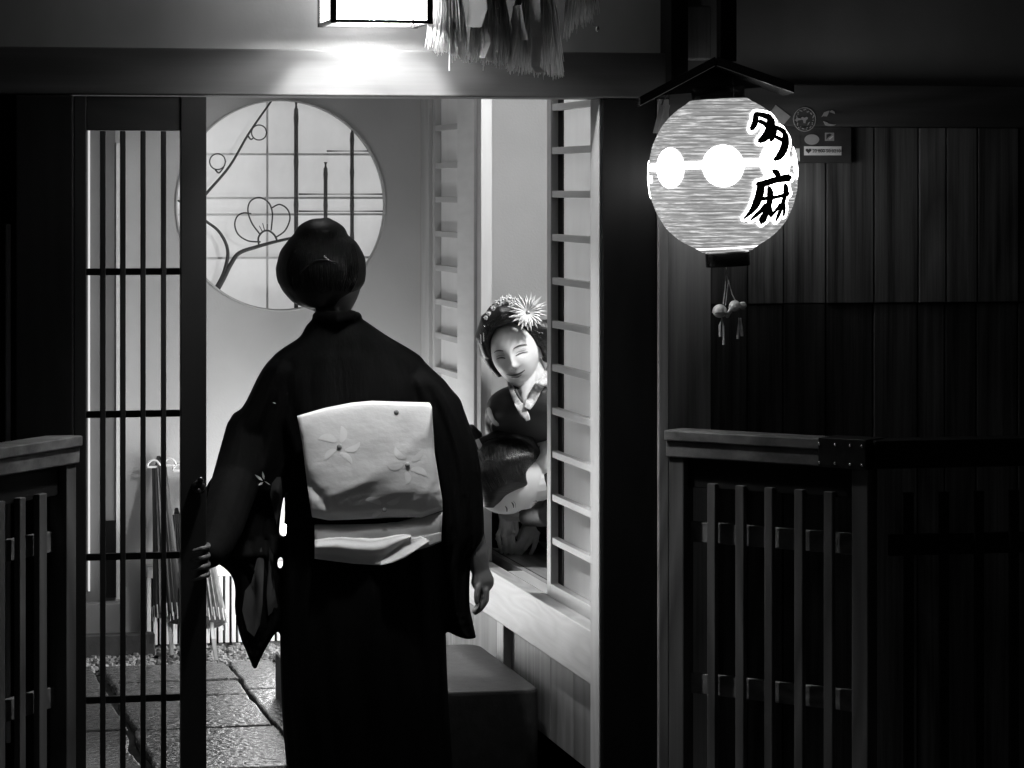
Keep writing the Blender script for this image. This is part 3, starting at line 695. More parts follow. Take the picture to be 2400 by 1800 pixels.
# bells below the lantern
bc = empty('bell_charm', P(1690, 806, DL - .02), 'pair of pale round bells with tassels hanging below the lantern', 'charm')
def bell(cx, cy, r, nm='bell'):
    b = MB(); b.sm = True; b.ell(P(cx, cy, DL - .02), (r * PMM, r * PMM, r * PMM * .93)); b.tube([P(cx - r, cy + 3, DL - .02) - FW * .0, P(cx - r * .7, cy + 3, DL - .02 - r * .72 * PMM), P(cx, cy + 3, DL - .02 - r * 1.02 * PMM), P(cx + r * .7, cy + 3, DL - .02 - r * .72 * PMM), P(cx + r, cy + 3, DL - .02)], .0018, 6)
    b.build(nm, M_BELL, bc)
bell(1687, 729, 17); bell(1722, 717, 14)
b = MB(); b.ell(P(1740, 716, DL - .01), (.010, .010, .009)); b.sm = True; b.tube([P(1704, 742, DL - .025), P(1711, 730, DL - .035), P(1714, 722, DL - .03)], .005, 8); b.build('knot', M_CORD, bc)
for q in (((1702, 640), (1699, 680), (1695, 713)), ((1707, 660), (1703, 690), (1700, 716)), ((1707, 656), (1716, 690), (1723, 704)), ((1701, 600), (1702, 640), (1707, 662))):
    b = MB(); b.tube([P(*p, DL - .02) for p in q], .0013, 5); b.build('cord', M_CORD, bc)
for q in (((1692, 746), (1687, 762), (1688, 789)), ((1692, 746), (1695, 766), (1696, 808)), ((1732, 745), (1731, 770), (1729, 794)), ((1736, 745), (1738, 768), (1739, 788))):
    b = MB(); b.tube([P(*p, DL - .02) for p in q], [.0015, .0028, .0032], 6); b.build('tassel', M_CORD, bc)
# ================================================================ NOTICE BOARD AND STICKERS
sb = MB().box(facX(1846), facX(2004), .025, .044, PY(1920, 382, .03).z, PY(1920, 297, .03).z).build('notice_board', M_STBOARD, bevel=.002)
tag(sb, 'dark square board on the plank wall carrying stickers', 'board')
def stk(px, py, y): return PY(px, py, y)
YS1 = .0095; YS2 = .0225
def poly_sticker(pts, y, m, label, cat='sticker', grp='stickers beside the lantern'):
    b = MB(); b.prism([stk(*p, y) for p in pts], (0, .002, 0)); o = b.build('sticker', m); return tag(o, label, cat, grp)
poly_sticker([(1806, 262), (1818, 246), (1853, 273), (1838, 291), (1826, 288)], YS1, M_STK, 'tilted square grey sticker touching the lantern edge')
rs = empty('sticker', stk(1886, 310, YS1), 'round ring-edged seal sticker with a pale centre', 'sticker', 'stickers beside the lantern')
b = MB(); c = stk(1886, 280, YS1)
for i in range(44):
    a0, a1 = 2 * PI * i / 44, 2 * PI * (i + 1) / 44
    f = lambda a, r: c + Vector((math.cos(a) * r * .00102, 0, math.sin(a) * r * .00104))
    b.prism([f(a0, 28.5), f(a1, 28.5), f(a1, 27), f(a0, 27)], (0, .002, 0))
    if i % 3: 
        ro = 18 + 5 * random.random(); b.prism([f(a0, ro + 2.4), f(a1, ro + 2.4), f(a1 - .06, ro), f(a0, ro)], (0, .002, 0))
b.prism([f(t, 6.5 + 3 * math.sin(3 * t)) for t in [2 * PI * k / 14 for k in range(14)]], (0, .002, 0))
b.prism([f(3.3, 22), f(3.25, 8), f(2.9, 7), f(2.95, 21)], (0, .002, 0)); b.prism([f(5.2, 16), f(5.6, 12), f(5.9, 15)], (0, .002, 0))
b.build('seal_print', M_STK, rs)
ts = empty('sticker', stk(1945, 300, YS1), 'torn pale sticker with a worn dark middle', 'sticker', 'stickers beside the lantern')
b = MB(); b.prism([stk(*p, YS1) for p in ((1926, 274), (1932, 263), (1944, 259), (1941, 268), (1938, 273), (1930, 272))], (0, .002, 0))
b.prism([stk(*p, YS1) for p in ((1944, 262), (1950, 258), (1956, 262), (1957, 267), (1950, 264))], (0, .002, 0))
b.prism([stk(*p, YS1) for p in ((1930, 284), (1937, 286), (1943, 290), (1955, 292), (1960, 291), (1955, 295), (1943, 296), (1935, 294))], (0, .002, 0)); b.build('torn_edge', M_STK, ts)
poly_sticker([(1903 + 17 * math.cos(2 * PI * k / 24), 327 + 12.2 * math.sin(2 * PI * k / 24)) for k in range(24)], YS2, M_STK, 'plain grey oval sticker')
sq = empty('sticker', stk(1944, 330, YS2), 'small square sticker with a light slash', 'sticker', 'stickers beside the lantern')
b = MB(); b.prism([stk(*p, YS2) for p in ((1934, 311), (1955, 311), (1955, 330), (1934, 330))], (0, .002, 0)); b.build('backing', M_STK, sq)
b = MB(); b.prism([stk(*p, YS2 - .001) for p in ((1943, 325), (1951, 319), (1953, 320), (1945, 327))], (0, .001, 0)); b.build('slash_print', M_STKW, sq)
b = MB(); b.prism([stk(*p, YS2 - .001) for p in ((1937, 315), (1945, 313), (1950, 316), (1941, 322), (1937, 327))], (0, .001, 0)); b.build('dark_print', M_STBOARD, sq)
hs = empty('sticker', stk(1928, 364, YS2), 'long white label with a heart and digits', 'sticker', 'stickers beside the lantern')
b = MB(); b.prism([stk(*p, YS2) for p in ((1885, 343), (1972, 343), (1972, 364), (1885, 364))], (0, .002, 0)); b.build('backing', M_STKW, hs)
b = MB(); pts = []
for k in range(28):
    t = 2 * PI * k / 28; hx_ = 16 * math.sin(t) ** 3; hy_ = 13 * math.cos(t) - 5 * math.cos(2 * t) - 2 * math.cos(3 * t) - math.cos(4 * t)
    pts.append(stk(1895 + hx_ * .42, 353.3 - hy_ * .40, YS2 - .001))
b.prism(pts, (0, .001, 0)); b.build('heart', M_STBOARD, hs)
cu = bpy.data.curves.new('digits_text', 'FONT'); cu.body = '20 800 50 0210'; cu.size = .0115; cu.align_x = 'LEFT'; cu.align_y = 'CENTER'; cu.extrude = .0003
tt = bpy.data.objects.new('digits_text', cu); COL.objects.link(tt); bpy.context.view_layer.update()
me_ = bpy.data.meshes.new_from_object(tt); bpy.data.objects.remove(tt); me_.materials.clear(); me_.materials.append(M_STBOARD)
to = bpy.data.objects.new('digits', me_); COL.objects.link(to); to.parent = hs
to.location = stk(1904, 354, YS2 - .0015) - wloc(hs); to.rotation_euler = (PI / 2, 0, 0)
poly_sticker([(1861, 320), (1875, 319), (1876, 346), (1861, 346)], YS2 - .0, M_STBOARD, 'dull grey sticker above the small white one at the lantern edge')
poly_sticker([(1861, 348), (1874, 348), (1875, 378), (1861, 379)], YS2, M_STKW, 'small white upright sticker half behind the lantern')
# ================================================================ FENCES
def fence(pA, DA, pB, DB, zt, side, label, slats, posts, rails_px, extra=True):
    A = P(pA, 900, DA); B = P(pB, 900, DB); A.z = B.z = 0; d = (B - A).normalized(); nrm = Vector((-d.y, d.x, 0))
    if nrm.y < 0: nrm = -nrm
    L = (B - A).length
    e = empty('slatted_fence', (A + B) / 2, label, 'fence', 'low slatted timber fences flanking the doorway')
    def at_px(px):   # distance along the fence line for a picture column
        u = (px - 1200) / FPX; r = FW + u * RT
        # CAM + t r = A + s d
        w = A - CAM
        return -(r.x * w.y - r.y * w.x) / (r.x * d.y - r.y * d.x)
    def bx(name, m, s0, s1, o0, o1, z0, z1, bev=.002):
        m_ = MB(); c = A + d * (s0 + s1) / 2 + nrm * (o0 + o1) / 2; c.z = (z0 + z1) / 2
        m_.obox(c, d, nrm, UP, abs(s1 - s0) / 2, abs(o1 - o0) / 2, (z1 - z0) / 2); return m_.build(name, m, e, bevel=bev)
    bx('handrail', M_FENCEX, at_px(pA), at_px(pB), -.03, .05, zt - .025, zt, .003)
    bx('handrail', M_FENCEX, at_px(pA), at_px(pB), -.022, .042, zt - .064, zt - .026, .003)
    for a, b_ in posts: bx('post', M_FENCE, at_px(a), at_px(b_), -.015, .03, 0, zt - .065, .003)
    for a, b_ in slats: bx('slat', M_FENCE, at_px(a), at_px(b_), -.012, .004, .02, zt - .122)
    for z in (.745, .386): bx('cross_rail', M_FENCEX, at_px(min(posts[0][0], posts[-1][0])) + .01, at_px(max(posts[0][1], posts[-1][1])) - .01, .018, .036, z, z + .048)
    bx('head_rail', M_BLACKZ, at_px(pA), at_px(pB), .0045, .03, zt - .135, zt - .066)
    return e, bx, at_px, A, B, d, nrm
e, bx, at_px, A, B, d, nrm = fence(1572, 7.10, 2042, 6.785, 1.011, 1, 'low slatted timber fence with studded metal corner cap, below the lantern',
      [(1663, 1682), (1729, 1749), (1797, 1816), (1867, 1887), (1936, 1957)], [(1575, 1610), (2003, 2042)], None)
s0, s1 = at_px(1935), at_px(2044)
bx('corner_cap', M_IRON, s0, s1 + .002, -.034, .054, .947, 1.014, .001)
for px in (1938, 1975, 2010, 2038):
    for z in (1.0, .957):
        b = MB(); b.sm = True; c = A + d * at_px(px) - nrm * .035; c.z = z; b.ell(c, (.0035, .0035, .0035), nu=8, nv=6); b.build('stud', M_SILVER, e)
Bc = A + d * s1
b = MB(); b.box(Bc.x, Bc.x + 1.2, Bc.y - .02, Bc.y + .06, .947, 1.011); b.build('handrail', M_BLACKZ, e, bevel=.003)
b = MB()
for k in range(14): b.box(Bc.x + .08 + k * .085, Bc.x + .10 + k * .085, Bc.y + .0, Bc.y + .015, .02, .89)
b.build('slat_row', M_BLACKZ, e); b = MB(); b.box(Bc.x + .05, Bc.x + 1.2, Bc.y + .016, Bc.y + .034, .745, .793); b.build('cross_rail', M_BLACKZ, e)
e2, *_ = fence(-150, 6.40, 168, 6.93, 1.011, -1, 'low slatted timber fence left of the lattice door',
      [(-60, -40), (-12, 2), (36, 50), (82, 100)], [(-150, -115), (143, 166)], None)
# ================================================================ UMBRELLAS
def umbrella(base, tip, hem_f, rt, rh, m, label):
    base, tip = Vector(base), Vector(tip); ax = (tip - base).normalized(); L = (tip - base).length
    e = empty('umbrella', base, label, 'umbrella', 'closed paper umbrellas leaning on the back wall')
    x, y = frame_of(ax); b = MB(); b.sm = False; n = 40; R = []
    for k in range(13):
        t = k / 12; z = hem_f * L + (L * .97 - hem_f * L) * t; r = rh + (rt - rh) * (t ** .8)
        R.append([base + ax * (z + (0.004 * (j % 2) if k == 0 else 0)) + (x * math.cos(2 * PI * j / n) + y * math.sin(2 * PI * j / n)) * r * (1 + (.10 if j % 2 else -.10) * (1 - t * .6)) for j in range(n)])
    b.rings(R); b.build('canopy', m, e)
    b = MB()
    for j in range(20):
        a = 2 * PI * j / 20; o_ = (x * math.cos(a) + y * math.sin(a))
        b.tube([base + ax * (hem_f * L - .012) + o_ * rh * 1.08, base + ax * (hem_f * L + .03) + o_ * rh * 1.07], .0016, 5)
    b.build('rib_tips', M_BAMBP, e)
    b = MB(); b.sm = True; b.tube([base, base + ax * (hem_f * L + .02)], .0068, 10); b.build('handle', M_BAMBP, e)
    b = MB(); b.sm = True
    b.tube([tip - ax * .03, tip + ax * .012], [rt * .7, .006], 12); b.build('cap', m, e)
    return e, x, y, ax, tip
uA, x_, y_, ax, tip = umbrella(PZ(403, 1536, ZH), PY(372, 1078, YB - .03), .20, .022, .048, M_UMB, 'closed dark paper umbrella with a curled paper collar behind the lattice bars')
b = MB(); b.sm = True
for cx, cy, rr in ((360, 1089, 15), (398, 1085, 14), (418, 1098, 13)):
    b.tube([PY(cx + rr * math.cos(a), cy + rr * .55 * math.sin(a) + 3 * math.cos(2 * a), YB - .055) for a in [2 * PI * i / 12 for i in range(13)]], .0042, 6)
b.build('paper_collar', M_WHITE, uA)
umbrella(PZ(507, 1548, ZH), PY(452, 1120, YB - .03), .20, .02, .047, M_UMB2, 'closed grey paper umbrella standing between the door stile and the sleeve')
umbrella(PZ(428, 1540, ZH), PY(414, 1200, YB - .03), .25, .018, .04, M_UMB, 'short closed dark umbrella half behind the door stile')
# ================================================================ FLOOR LAMP (behind the standing woman)
fb_ = PZ(745, 1545, ZH); fl = empty('floor_lamp', fb_, 'bright white paper floor lamp on a black round foot behind the standing woman', 'lamp')
DF = (fb_ - CAM).dot(FW); mmf = DF / FPX
b = MB(); b.sm = True; b.lathe(fb_, [(.01, .0), (.138, .0), (.14, .008), (.138, .014), (.118, .018), (.116, .035), (.10, .04), (.098, .052), (.01, .053)], n=40); b.build('foot', M_LACQ, fl)
b = MB(); b.sm = True; b.lathe(fb_ + UP * .054, [(.05, 0), (.088, .006), (.098, .05), (.10, .20), (.10, .48), (.098, .56), (.05, .57)], n=40); b.build('shade', M_FLAMP, fl)
b = MB(); b.sm = True; b.lathe(fb_ + UP * .362, [(.1005, 0), (.1025, .002), (.1025, .006), (.1005, .008)], n=40); b.build('hoop', M_LACQ, fl)
# hall ceiling lamp
cl = empty('ceiling_lamp', (-.30, .85, 2.40), 'round white ceiling lamp inside the hall, hidden by the lintel', 'lamp')
b = MB(); b.sm = True; b.lathe((-.30, .85, 2.40), [(.01, 0), (.10, .0), (.14, .03), (.15, .08), (.10, .098), (.01, .098)], n=32); b.build('glass', M_CEILLAMP, cl)
cl2 = empty('ceiling_lamp', (.80, .55, 2.0), 'round white ceiling lamp inside the raised room, hidden by the wall', 'lamp')
M_RLAMP = glow('room_lamp_glass', 1., 190.)
b = MB(); b.sm = True; b.lathe((.80, .55, 2.0), [(.01, 0), (.07, .01), (.11, .06), (.11, .12), (.07, .17), (.01, .18)], n=32); b.build('glass', M_RLAMP, cl2)
b = MB(); b.tube([(.80, .55, 2.18), (.80, .55, 2.5)], .006, 8); b.build('cord', M_CABLE, cl2)
# ================================================================ PEOPLE
def lrings(rows, n=28, sq=2.4, fold=0):
    """rows (py, xl, xr, depth_half, D): stack of super-ellipses facing the street"""
    R = []
    for py, xl, xr, dh, D in rows:
        c = (xl + xr) / 2; hw = (xr - xl) / 2; ring = []
        for j in range(n):
            a = 2 * PI * j / n; ca, sa = math.cos(a), math.sin(a)
            ex = math.copysign(abs(ca) ** (2 / sq), ca); ey = math.copysign(abs(sa) ** (2 / sq), sa)
            p = P(c + hw * ex, py, D); fd = fold * (math.sin(9 * a + py * .006) + .6 * math.sin(17 * a - py * .009 + 2)) * min(1, max(0, (py - 760) / 300)); ring.append(p + FW * (dh + fd) * ey)
        R.append(ring)
    return R
def dens(rows, k=4):
    return smooth_path([tuple(r) for r in rows], k)
# ---- head with a face
def head_fn(q, f):
    x, y, z = q    # x right, y forward(-) , z up ; front is -y
    h = f['h']; zz = z / h
    if zz < 0:                                     # taper to the chin
        k = 1 - .30 * (-zz) ** 1.6; x *= k
        if y < 0: y *= 1 - .10 * (-zz) ** 2
        else: y *= 1 - .35 * (-zz)
    if y < 0:
        fr_ = min(1, -y / (.5 * f['d']))
        g = lambda cx, cz, sx, sz: math.exp(-((x - cx) / sx) ** 2 - ((z - cz) / sz) ** 2)
        y2 = y
        y2 += .006 * fr_ * (g(-.030, .004, .016, .010) + g(.030, .004, .016, .010))                      # sockets
        y2 -= .013 * fr_ * g(0, -.027, .0075, .009) + .008 * fr_ * g(0, -.010, .0058, .017)             # nose
        y2 -= .004 * fr_ * (g(-.010, -.030, .005, .005) + g(.010, -.030, .005, .005))
        y2 -= .003 * fr_ * (g(-.034, -.026, .018, .014) + g(.034, -.026, .018, .014))                    # cheeks
        y2 -= .004 * fr_ * g(0, -.053, .016, .009) + .004 * fr_ * g(0, -.082, .014, .010)               # lips, chin
        y2 += .003 * fr_ * g(0, -.066, .018, .005)
        y = y2
    return Vector((x, y, z))
def head(b, c, A, w=.073, d=.09, h=.112):
    f = {'h': h, 'd': d}; b.sm = True
    b.ell(c, (w, d, h), A, 72, 56, lambda q: head_fn(q, f))
    return f
def facepatch(name, m, bvh, c, A, pts, half, par, off=.0006, th=.0012):
    """a strip drawn on the face; pts (x, z, halfwidth) in head axes"""
    b = MB(); R = []
    sp = smooth_path(pts, 4)
    for i, (x, z, w) in enumerate(sp):
        x0_, z0_, _ = sp[max(i - 1, 0)]; x1_, z1_, _ = sp[min(i + 1, len(sp) - 1)]
        L_ = math.hypot(x1_ - x0_, z1_ - z0_) or 1; nx, nz = -(z1_ - z0_) / L_, (x1_ - x0_) / L_; row = []
        for k in (-1, 0, 1):
            o_ = c + A[0] * (x + nx * w * k) + A[2] * (z + nz * w * k) - A[1] * .3
            hit = bvh.ray_cast(o_, A[1])
            row.append((hit[0] if hit[0] else o_ + A[1] * .22) - A[1] * (off + (.0008 if k == 0 else 0)))
        R.append(row)
    b.sm = True; b.rings(R, cap=False, closed=False)
    return b.build(name, m, par)
def axes(yaw, pitch, roll):
    """head axes: x = her left->picture right, y = backwards, z = up ; yaw>0 turns the face to picture right"""
    X, Y, Z = RT.copy(), FW.copy(), UP.copy()
    Mx = Matrix.Rotation(yaw, 3, Z) @ Matrix.Rotation(0, 3, X)
    Y1 = Mx @ Y; X1 = Mx @ X
    Mp = Matrix.Rotation(pitch, 3, X1); Y1 = Mp @ Y1; Z1 = Mp @ Z
    Mr = Matrix.Rotation(roll, 3, Y1); X1 = Mr @ X1; Z1 = Mr @ Z1
    return X1, Y1, Z1
def hand(b, wrist, palm, fingers, mm, r=.0078):
    b.sm = True
    b.tube([wrist, palm], [.022, .030], 12, True)
    for f_ in fingers:
        pts = [palm.lerp(f_[0], .55)] + list(f_); n_ = len(pts)
        b.tube(pts, [r * 1.1] + [r * (1.08 - .36 * i / (n_ - 1)) for i in range(n_ - 1)], 8, True)
# ---------------- standing woman
DW = 7.46
wm = empty('person', P(866, 1990, DW), 'person seen from behind in black kimono and ivory sash, standing in the doorway', 'person')
wm.location.z = 0; ORG[wm.name].z = 0
body = MB(); body.sm = True
A = axes(PI, -.12, .10)
hc = P(774, 654, DW + .0); head(body, hc, A, .079, .090, .112)
body.tube([P(765, 690, DW + .005), P(786, 770, DW + .0), P(800, 830, DW)], [.060, .058, .066], 16)
body.tube([P(812, 870, DW), P(850, 1100, DW), P(855, 1320, DW)], [.09, .10, .11], 20)
body.tube([P(812, 870, DW), P(650, 905, DW), P(560, 1100, DW), P(516, 1250, 7.20), P(494, 1300, 7.09)], [.06, .05, .040, .030, .024], 14, True)
body.tube([P(812, 870, DW), P(985, 900, DW), P(1070, 1110, DW), P(1118, 1300, DW - .02), P(1126, 1340, DW - .02)], [.06, .05, .040, .030, .023], 14, True)
for s_ in (-1, 1):
    body.tube([P(856 + s_ * 70, 1320, DW), P(856 + s_ * 66, 1640, DW), P(856 + s_ * 60, 1940, DW)], [.085, .06, .045], 14, True)
    body.tube([P(856 + s_ * 60, 1960, DW + .02), P(856 + s_ * 62, 1975, DW + .15)], [.034, .026], 12, True)
# left hand curled round the door stile, seen at its edge
pal = P(478, 1310, 7.075)
hand(body, P(494, 1300, 7.09), pal, [[P(487, 1278 + 22 * i, 7.055), P(486, 1282 + 22 * i, 6.975), P(472, 1286 + 22 * i, 6.962), P(450 + 3 * abs(i - 1.3), 1292 + 22 * i, 6.963)] for i in range(4)] + [[P(470, 1286, 7.06), P(455, 1268, 7.055), P(440, 1258, 7.05)]], None, .0074)
# right hand hanging, fingers curled
hand(body, P(1127, 1336, DW - .02), P(1131, 1362, DW - .02), [[P(1140 - 4 * i, 1385, DW - .045 + .018 * i), P(1139 - 5 * i, 1408 + 2 * i, DW - .05 + .018 * i), P(1126 - 4 * i, 1428 + i, DW - .05 + .018 * i), P(1114 - 1 * i, 1436 - i, DW - .045 + .018 * i)] for i in range(4)] + [[P(1120, 1376, DW - .05), P(1117, 1398, DW - .06), P(1118, 1412, DW - .06)]], None, .0085)
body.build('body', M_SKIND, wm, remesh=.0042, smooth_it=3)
# hair: rolled up, traced outline given a real depth
hr = [(628, 646, 857, .100, DW), (650, 648, 857, .102, DW), (668, 655, 852, .100, DW - .005), (688, 676, 830, .086, DW - .008), (701, 688, 812, .074, DW - .012), (712, 704, 800, .060, DW - .018), (722, 724, 788, .045, DW - .02)]
b = MB(); b.sm = True; b.rings(lrings(dens(hr, 4), 40, 2.1)); hn = lambda q: q * (1 + .035 * noise.noise(q * 26 + Vector((3, 1, 7))))
b.ell(P(752, 552, DW), (.066, .075, .043), (RT, FW, UP), 32, 20, hn); b.ell(P(764, 528, DW), (.022, .03, .020), (RT, FW, UP), 20, 12)
b.ell(P(757, 640, DW - .075), (.062, .045, .055), (RT, FW, UP), 28, 20); b.ell(P(752, 630, DW), (.1125, .105, .1065), (RT, FW, UP), 48, 32, hn)
b0 = b
hairo = b.build('hair', M_HAIR, wm, remesh=.005, smooth_it=4)
b = MB(); b.sm = True; b.tube([P(703, 640, DW - .112), P(722, 622, DW - .118), P(745, 611, DW - .120), P(768, 609, DW - .120), P(790, 618, DW - .117)], [.002, .003, .003, .003, .002], 8, True); b.build('comb', M_LACQ, hairo)
b = MB(); b.sm = True; b.bar(P(759, 600, DW - .118), P(771, 610, DW - .118), .004, .004); b.build('hairpin', M_SILVER, hairo)
# kimono
bodyrows = [(738, 744, 834, .040, DW), (752, 728, 856, .056, DW), (766, 716, 876, .066, DW), (790, 702, 912, .080, DW), (815, 664, 955, .090, DW), (835, 640, 985, .10, DW), (860, 628, 1004, .108, DW), (890, 618, 1022, .115, DW), (940, 628, 1030, .12, DW),
 (1000, 645, 1030, .122, DW), (1080, 668, 1028, .126, DW), (1150, 674, 1030, .13, DW), (1215, 672, 1034, .132, DW), (1255, 670, 1040, .14, DW), (1310, 664, 1046, .148, DW), (1380, 660, 1046, .152, DW), (1474, 657, 1045, .155, DW), (1600, 659, 1049, .155, DW),
 (1700, 664, 1055, .15, DW), (1800, 673, 1060, .146, DW), (1900, 684, 1056, .14, DW), (1972, 694, 1048, .135, DW), (1982, 697, 1045, .13, DW)]
k = MB(); k.sm = True; k.rings(lrings(dens(bodyrows, 3), 90, 2.3, .006))
k.tube([P(742, 742, DW - .015), P(752, 738, DW - .055), P(790, 744, DW - .085), P(822, 738, DW - .06), P(838, 742, DW - .01)], [.012, .014, .016, .014, .012], 10, True)
DS = DW - .02
sl = [(815, 664, 720, .05, DW), (836, 640, 720, .06, DW), (855, 622, 720, .068, DS), (888, 602, 712, .072, DS), (940, 577, 704, .07, DS), (988, 546, 698, .066, DS), (1016, 533, 694, .062, DS), (1067, 516, 684, .058, DS), (1108, 503, 673, .055, DS), (1135, 486, 667, .054, DS),
      (1150, 482, 666, .052, DS), (1185, 474, 661, .05, DW), (1225, 471, 656, .048, DW), (1253, 471, 655, .048, DW), (1262, 472, 668, .047, DW), (1298, 480, 666, .044, DS), (1308, 490, 653, .036, DS), (1328, 522, 652, .034, DS), (1350, 543, 664, .032, DS), (1381, 551, 662, .030, DS), (1424, 550, 658, .028, DS), (1466, 557, 656, .026, DS), (1492, 563, 640, .024, DS), (1521, 575, 623, .020, DS), (1545, 585, 611, .016, DS), (1558, 590, 605, .012, DS), (1568, 594, 601, .008, DS)]
k.rings(lrings(dens(sl, 3), 64, 2.3, .006))
k.tube([P(585, 1010, DS), P(552, 1130, DS - .06), P(520, 1235, 7.22), P(502, 1284, 7.12), P(490, 1300, 7.075)], [.06, .06, .052, .042, .034], 16, True)
sr = [(836, 940, 985, .05, DW), (858, 940, 1005, .06, DW), (890, 945, 1040, .07, DS), (915, 950, 1060, .072, DS), (935, 955, 1078, .072, DS), (962, 965, 1088, .07, DS), (992, 975, 1099, .068, DS), (1030, 985, 1112, .065, DS), (1080, 995, 1124, .06, DS), (1150, 1005, 1131, .056, DS), (1215, 1012, 1134, .052, DS), (1262, 1018, 1134, .046, DS), (1290, 1020, 1122, .04, DS), (1320, 1024, 1106, .034, DS), (1360, 1026, 1101, .030, DS), (1420, 1030, 1101, .028, DS), (1450, 1036, 1107, .026, DS), (1474, 1044, 1112, .022, DS), (1488, 1064, 1115, .018, DS), (1497, 1088, 1116, .012, DS)]
k.rings(lrings(dens(sr, 3), 64, 2.3, .006))
KBV['w'] = BVHTree.FromPolygons(k.v, [tuple(f) for f in k.f])
kim = k.build('kimono', M_KIMONO, wm, remesh=.0050, smooth_it=3)
# sheer grey lining showing inside the hanging sleeve

def proj(bv, px, py, off, D=7.4):
    r_ = (P(px, py, 10) - CAM).normalized(); h_ = bv.ray_cast(CAM, r_)
    return (h_[0] if h_[0] else P(px, py, D)) - r_ * off
def patch(name, m, pts, D, par, target, off=.003, th=.002):
    b = MB(); c = Vector((sum(p[0] for p in pts) / len(pts), sum(p[1] for p in pts) / len(pts))); n_ = len(pts); R = []
    for q in (.02, .25, .5, .75, 1): R.append([P(c.x + (p[0] - c.x) * q, c.y + (p[1] - c.y) * q, D) for p in pts])
    bv = KBV[target]; R = [[proj(bv, 1200 + (q_ - CAM).dot(RT) / (q_ - CAM).dot(FW) * FPX, 445 - (q_ - CAM).z / (q_ - CAM).dot(FW) * FPX, off) for q_ in r_] for r_ in R]
    b.sm = True; b.rings(R, cap=False); o = b.build(name, m, par)
    return o
def p7(x, y): return 450 + x * .3314, 1050 + y * .3314
patch('sleeve_lining', M_LINING, [p7(*q) for q in ((600, 205), (628, 205), (640, 300), (630, 420), (598, 548), (575, 440), (552, 330), (565, 250))], DW - .12, kim, 'w', .006)
patch('sleeve_lining', M_LINING, [p7(*q) for q in ((490, 700), (510, 800), (505, 950), (500, 1100), (480, 1250), (440, 1335), (390, 1290), (355, 1150), (375, 1010), (420, 950), (450, 820))], DW - .12, kim, 'w', .006)
patch('sleeve_lining', M_LINING, [p7(*q) for q in ((545, 700), (575, 760), (580, 900), (590, 1020), (607, 1125), (540, 1188), (528, 1050), (535, 880))], DW - .12, kim, 'w', .006)
def leaf(b, x0, y0, x1, y1, w, D):
    dx, dy_ = x1 - x0, y1 - y0; L_ = math.hypot(dx, dy_); nx, ny = -dy_ / L_, dx / L_
    pts = [(x0, y0), (x0 + dx * .35 + nx * w, y0 + dy_ * .35 + ny * w), (x0 + dx * .7 + nx * w * .7, y0 + dy_ * .7 + ny * w * .7), (x1, y1), (x0 + dx * .7 - nx * w * .7, y0 + dy_ * .7 - ny * w * .7), (x0 + dx * .35 - nx * w, y0 + dy_ * .35 - ny * w)]
    b.add([proj(KBV['w'], *p, .006) for p in pts], [list(range(6))])
b = MB(); D_ = DW - .11
leaf(b, 616, 1127, 597, 1112, 3, D_); leaf(b, 619, 1124, 615, 1105, 2.6, D_); leaf(b, 617, 1130, 605, 1138, 2.8, D_); leaf(b, 634, 1137, 619, 1127, 1.2, D_)
leaf(b, 647, 946, 639, 943, 1.4, D_)
o = b.build('leaf_embroidery', M_EMBR, kim)
for q in ((-1, 812), (1, 916)):
    b = MB(); b.sm = True; c = P(q[1], 1985, DW + .08); c.z = .022; b.ell(c, (.04, .115, .02), (RT, FW, UP)); b.build('sandal', M_LACQ, wm)
# obi knot
def o8(x, y): return 600 + x * .27125, 900 + y * .27125
top = [o8(*q) for q in ((355, 275), (600, 205), (830, 160), (1000, 145), (1290, 155), (1500, 160), (1520, 200))]
bot = [o8(*q) for q in ((500, 1180), (640, 1203), (830, 1192), (1060, 1165), (1320, 1150), (1430, 1160), (1610, 1092))]
Lf = [o8(*q) for q in ((355, 275), (400, 520), (440, 850), (460, 1000), (485, 1150))]
Rt = [o8(*q) for q in ((1520, 200), (1545, 600), (1590, 880), (1610, 1000), (1612, 1092))]
def interp(pts, t):
    t *= len(pts) - 1; i = min(int(t), len(pts) - 2); f = t - i; return Vector(pts[i]).lerp(Vector(pts[i + 1]), f)
def coons(s_, t):
    a = interp(top, s_) * (1 - t) + interp(bot, s_) * t; b_ = interp(Lf, t) * (1 - s_) + interp(Rt, t) * s_
    c = (Vector(top[0]) * (1 - s_) + Vector(top[-1]) * s_) * (1 - t) + (Vector(bot[0]) * (1 - s_) + Vector(bot[-1]) * s_) * t
    return a + b_ - c
NS, NT = 40, 40; DO = DW - .145
def obi_depth(s_, t):
    e_ = 1 - (abs(2 * s_ - 1)) ** 6; d0 = .014 + .05 * (math.sin(PI * min(1, t * 1.05)) ** .5 if t < .95 else .2) * e_ * .36
    if t > .9: d0 *= 1 - (t - .9) * 5.5
    # soft creases: two diagonal facets
    cr1 = math.exp(-((s_ - (.98 - t * 1.1)) / .07) ** 2) * .0035 * max(0, min(1, (.8 - t) * 5))
    cr2 = math.exp(-((s_ - (.02 + (t - .55) * .5)) / .05) ** 2) * .006
    face = .007 * max(0, (s_ - .62 + t * .35))
    return d0 + cr1 - face - cr2 + .004 * noise.noise(Vector((s_ * 3, t * 3, 1))) + .0016 * noise.noise(Vector((s_ * 9 + t * 5, t * 7, 4)))
ob = MB(); ob.sm = True
F_, B_ = [], []
for i in range(NT + 1):
    t = i / NT; rf, rb = [], []
    for j in range(NS + 1):
        s_ = j / NS; q = coons(s_, t); d_ = obi_depth(s_, t)
        rf.append(P(q.x, q.y, DO - d_)); rb.append(P(q.x, q.y, DO + .02))
    F_.append(rf + rb[::-1])
